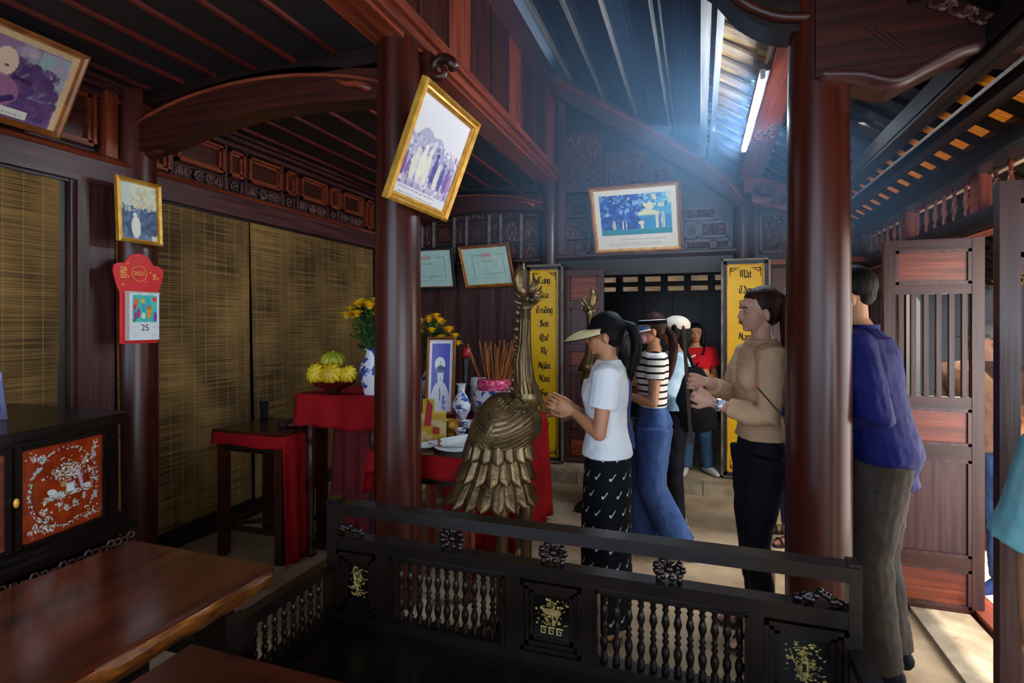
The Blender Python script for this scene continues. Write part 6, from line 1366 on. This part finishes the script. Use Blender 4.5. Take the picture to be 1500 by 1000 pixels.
# person with cream cap, light blue shirt and black bag
def ex_c(t, hm, J, k, T):
    g = MB(); g.M = hm; g.ell((-.012, 0, 1.545), (.108, .09, .078), 20, 12); g.build('cap', 'cap_cream', t, local=True, smooth=True); brim(t, hm, 'cap_cream', 'cap_cream', .06, .02, 1.525, 60)
    g = MB(); g.rings([[Vector((-.12+rx*math.cos(a), .10+ry*math.sin(a), z)) for a in [j*PI/10 for j in range(20)]] for z, rx, ry in ((.74, .10, .07), (.78, .16, .10), (.95, .15, .10), (1.10, .11, .08), (1.19, .05, .04))]); o = g.build('shoulder_bag', 'black_fabric', t, local=True, smooth=True)
    g = MB(); g.tube([(-.12, .12, 1.18), (-.06, .15, 1.33), (.0, .13, 1.385)], .012, 8); g.build('bag_strap', 'black_fabric', o, local=True, smooth=True)
arms = {'L': dict(elbow=(.06, .20, 1.06), wrist=(.22, .10, 1.10)), 'R': dict(elbow=(.06, -.19, 1.05), wrist=(.22, -.08, 1.10))}
p = atd(989, 473, 3.98)
person('person in cream cap and light blue shirt with black shoulder bag behind the striped top', (p.x, p.y, 0), 186, 1.53, arms, shirt='light_blue', sleeve=1.5, hem=.92, shirt_loose=.024, trousers='black_trousers', leg_r=(.10, .085, .075, .07, .065), vox=.007, style='bob', extra=ex_c)
# woman in red
def ex_r(t, hm, J, k, T):
    g = MB(); pts = [T(-.0, .10, 1.375), T(.09, .06, 1.30), T(.125, -.03, 1.15), T(.11, -.12, .98)]; g.tube(pts, .010, 8); g.build('cross_strap', 'black_fabric', t, local=True, smooth=True)
    g = MB(); r = random.Random(2)
    for i in range(7): g.obox(T(.128-.002*i, -.035-.012*i, 1.262-.006*i), T(0, 0, 1.0)*0+Vector((.001, -.004, 0)), Vector((0, -.003, 0)), Vector((0, .0, .016)))
    g.build('shirt_lettering', 'paper', t, local=True)
arms = {'L': dict(elbow=(.03, .19, 1.04), wrist=(.16, .02, 1.03), d=(.3, -1, .1), n=(-1, 0, 0), curl=.5), 'R': dict(elbow=(.03, -.19, 1.05), wrist=(.15, -.03, 1.08), d=(.3, 1, .2), n=(-1, 0, 0), curl=.5, thumb=-1)}
legs = {'L': dict(ankle=(.0, .13, .08), foot=(1, .3, 0)), 'R': dict(ankle=(.02, -.12, .08), foot=(1, -.35, 0))}
p = atd(1019, 473, 5.15)
person('young woman in red shirt and jeans waiting in the dark doorway', (p.x, p.y, .09), 285, 1.40, arms, legs, shirt='red_shirt', sleeve=.6, hem=.88, shirt_loose=.02, trousers='jeans', leg_r=(.10, .085, .078, .075, .075), vox=.007, style='bob', head_turn=-.25, extra=ex_r)
# woman in beige with incense
def ex_b(t, hm, J, k, T):
    w_ = J['wrL']; e_ = J['elL']; d = (w_-e_).normalized(); g = MB(); g.tube([w_-d*.030, w_-d*.012], [.031, .031], 16); o = g.build('watch_strap', 'watch', t, local=True, smooth=True, sharp=50)
    c = w_-d*.021+Vector((0, .028, .010)); MB().box(c-Vector((.014, .003, .016)), c+Vector((.014, .006, .016))).build('watch_face', 'porcelain', o, local=True)
    g = MB(); g.rings([[T(-.006+(.064+.010*q)*math.cos(a), (.070+.012*q)*math.sin(a), 1.335+.026*q) for a in [j*2*PI/22 for j in range(22)]] for q in (0, .5, 1)], caps=False); g.build('collar', 'beige', t, local=True, smooth=True)
    g = MB(); p = (J['wrL']+J['wrR'])/2; 
arms = {'L': dict(elbow=(.045, .205, 1.045), wrist=(.225, .07, 1.085), d=(.85, -.35, .45), n=(.25, -1, .1), curl=.85), 'R': dict(elbow=(.08, -.17, 1.09), wrist=(.235, -.02, 1.175), d=(.95, .25, .05), n=(.2, 1, .1), curl=.85, thumb=-1)}
legs = {'L': dict(knee=(.045, .075, .47), ankle=(-.005, .075, .08), foot=(1, .15, 0)), 'R': dict(knee=(.02, -.08, .47), ankle=(-.03, -.09, .08), foot=(1, -.2, 0))}
p = atd(1113, 473, 2.6)
bw_ = person('woman in beige blouse with long brown ponytail and watch holding incense', (p.x, p.y, 0), 196, 1.66, arms, legs, shirt='beige', sleeve=1.72, hem=.925, collar=True, shirt_loose=.012, trousers='black_trousers', leg_r=(.098, .08, .056, .055, .045), hair='hair_brown', skin='skin_pale', vox=.005, build=.86,
       tail=dict(p=[(-.070, .02, 1.57), (-.098, .03, 1.54), (-.108, .045, 1.46), (-.112, .055, 1.36), (-.112, .06, 1.26), (-.112, .055, 1.17), (-.11, .05, 1.11)], r=[.028, .034, .042, .044, .042, .032, .012], clip=(-.11, .030, 1.575)), extra=ex_b, shoes='sandal')
# incense bundle she holds (top-level thing, placed in her hands)
M_ = Matrix.Translation(p*Vector((1, 1, 0)) if False else Vector((p.x, p.y, 0))) @ Matrix.Rotation(math.radians(196), 4, 'Z')
k_ = 1.66/1.6; c = M_ @ (Vector((.33, .02, 1.155))*k_)
g = MB(); u_ = Vector((ST*0, 0, 1))
for i in range(7):
    a = i*PI/3.5; o_ = Vector((.006*math.cos(a), .006*math.sin(a), 0)); g.tube([c+o_+Vector((.015, 0, -.27)), c+o_+Vector((-.02, 0, .27+.01*(i % 3)))], .0032, 6)
ib = tag(g.build('incense_bundle', 'incense_dark'), 'bundle of long dark incense sticks held by the woman in beige', 'incense')
MB().tube([c+Vector((-.020, 0, .275)), c+Vector((-.0208, 0, .287))], .007, 8).build('glowing_tips', 'ember', ib)
# man in blue
def ex_m(t, hm, J, k, T):
    g = MB(); g.rings([[T(-.010+(.070+.012*q)*math.cos(a), (.074+.014*q)*math.sin(a), 1.345+.036*q) for a in [j*2*PI/22 for j in range(22)]] for q in (0, .5, 1)], caps=False); g.build('collar', 'navy_shirt', t, local=True, smooth=True)
arms = {'L': dict(elbow=(.0, .235, 1.05), wrist=(.17, .10, 1.05), d=(.9, -.3, .2), n=(0, -1, 0), curl=.8), 'R': dict(elbow=(.0, -.23, 1.05), wrist=(.18, -.06, 1.06), d=(.9, .3, .2), n=(0, 1, 0), curl=.8, thumb=-1)}
legs = {'L': dict(knee=(.04, .09, .48), ankle=(.0, .09, .08), foot=(1, .2, 0)), 'R': dict(knee=(.03, -.07, .47), ankle=(-.02, -.07, .085), foot=(1, -.2, 0))}
p = atd(1292, 473, 2.34)
person('man in blue long-sleeved shirt and grey trousers seen from behind the thick column', (p.x, p.y, 0), 160, 1.73, arms, legs, fem=False, shirt='navy_shirt', sleeve=1.95, hem=.76, shirt_loose=.026, trousers='grey_trousers', leg_r=(.115, .10, .085, .082, .08), style='short', head_tilt=.10, torso_lean=.20, head_turn=.15, shoes='black_trousers', extra=ex_m, vox=.0055)
q0, q1 = atd(1157, 622, 2.2), atd(1110, 568, 2.28)
g = MB().tube([q0+(q0-q1)*.3, q1], .004, 6).build('incense_stick', 'incense_dark'); tag(g, 'single incense stick with red tip slanting out beside the near column', 'incense stick')
MB().tube([q1, q1+(q1-q0).normalized()*.012], .0055, 8).build('ember', 'ember', g)
# person in dark blue behind the woman in white
arms = {'L': dict(elbow=(.10, .17, 1.06), wrist=(.33, .10, 1.10), d=(1, 0, .12), n=(0, -1, 0), curl=.5), 'R': dict(elbow=(.08, -.18, 1.05), wrist=(.24, -.06, 1.05), curl=.5)}
p = atd(899, 473, 3.2)
person('person in dark blue shirt reaching forward behind the woman in white', (p.x, p.y, 0), 190, 1.45, arms, {'L': dict(foot=(-.7, .5, 0)), 'R': {}}, shirt='navy_dark', sleeve=.7, hem=.86, shirt_loose=.02, trousers='purple_trousers', leg_r=(.10, .085, .075, .07, .07), vox=.007, style='bob', shoes='shoe_green')
q0 = atd(786, 583, 3.1); tag(MB().tube([q0, atd(772, 560, 3.1)], .003, 6).build('incense_stick', 'incense'), 'incense stick held out past the crane statue neck', 'incense stick')
# person whose legs show between the beige woman and the column
p = atd(1171, 473, 3.78)
person('person in dark jeans and sandals hidden behind the near column', (p.x, p.y, 0), 195, 1.55, None, {'L': dict(knee=(.1, .09, .46), ankle=(.06, .10, .08), foot=(1, .25, 0)), 'R': dict(ankle=(.02, -.1, .08))}, shirt='navy_dark', hem=.86, trousers='jeans', leg_r=(.10, .085, .075, .07, .065), vox=.008, style='short', fem=False, shoes='sandal')
# person outside
def ex_o(t, hm, J, k, T):
    g = MB(); g.M = hm; g.ell((-.010, 0, 1.545), (.108, .09, .075), 18, 10); g.build('cap', 'cap_grey', t, local=True, smooth=True); brim(t, hm, 'cap_grey', 'cap_grey', .07, .02, 1.525, 60)
p = atd(1440, 473, 3.45)
person('person in grey cap and brown shirt standing outside in the sunlight', (p.x, p.y, -.15), 215, 1.64, None, None, fem=False, shirt='brown_shirt', sleeve=.6, hem=.84, shirt_loose=.025, trousers='denim_blue', vox=.008, style='short', shoes='navy_dark', extra=ex_o)
# person at the right edge of the view, only the teal sleeve shows
arms = {'L': dict(elbow=(-.07, .27, 1.02), wrist=(.06, .22, .82), curl=.5), 'R': dict(elbow=(-.02, -.22, 1.02), wrist=(.1, -.2, .84))}
p = atd(1675, 473, 1.27)
person('person in loose teal blouse, only the sleeve and elbow inside the view', (p.x, p.y, 0), 232, 1.43, arms, None, shirt='teal', sleeve=.97, hem=.80, shirt_loose=.04, trousers='denim_blue', vox=.007, style='bob', shoes='sandal')
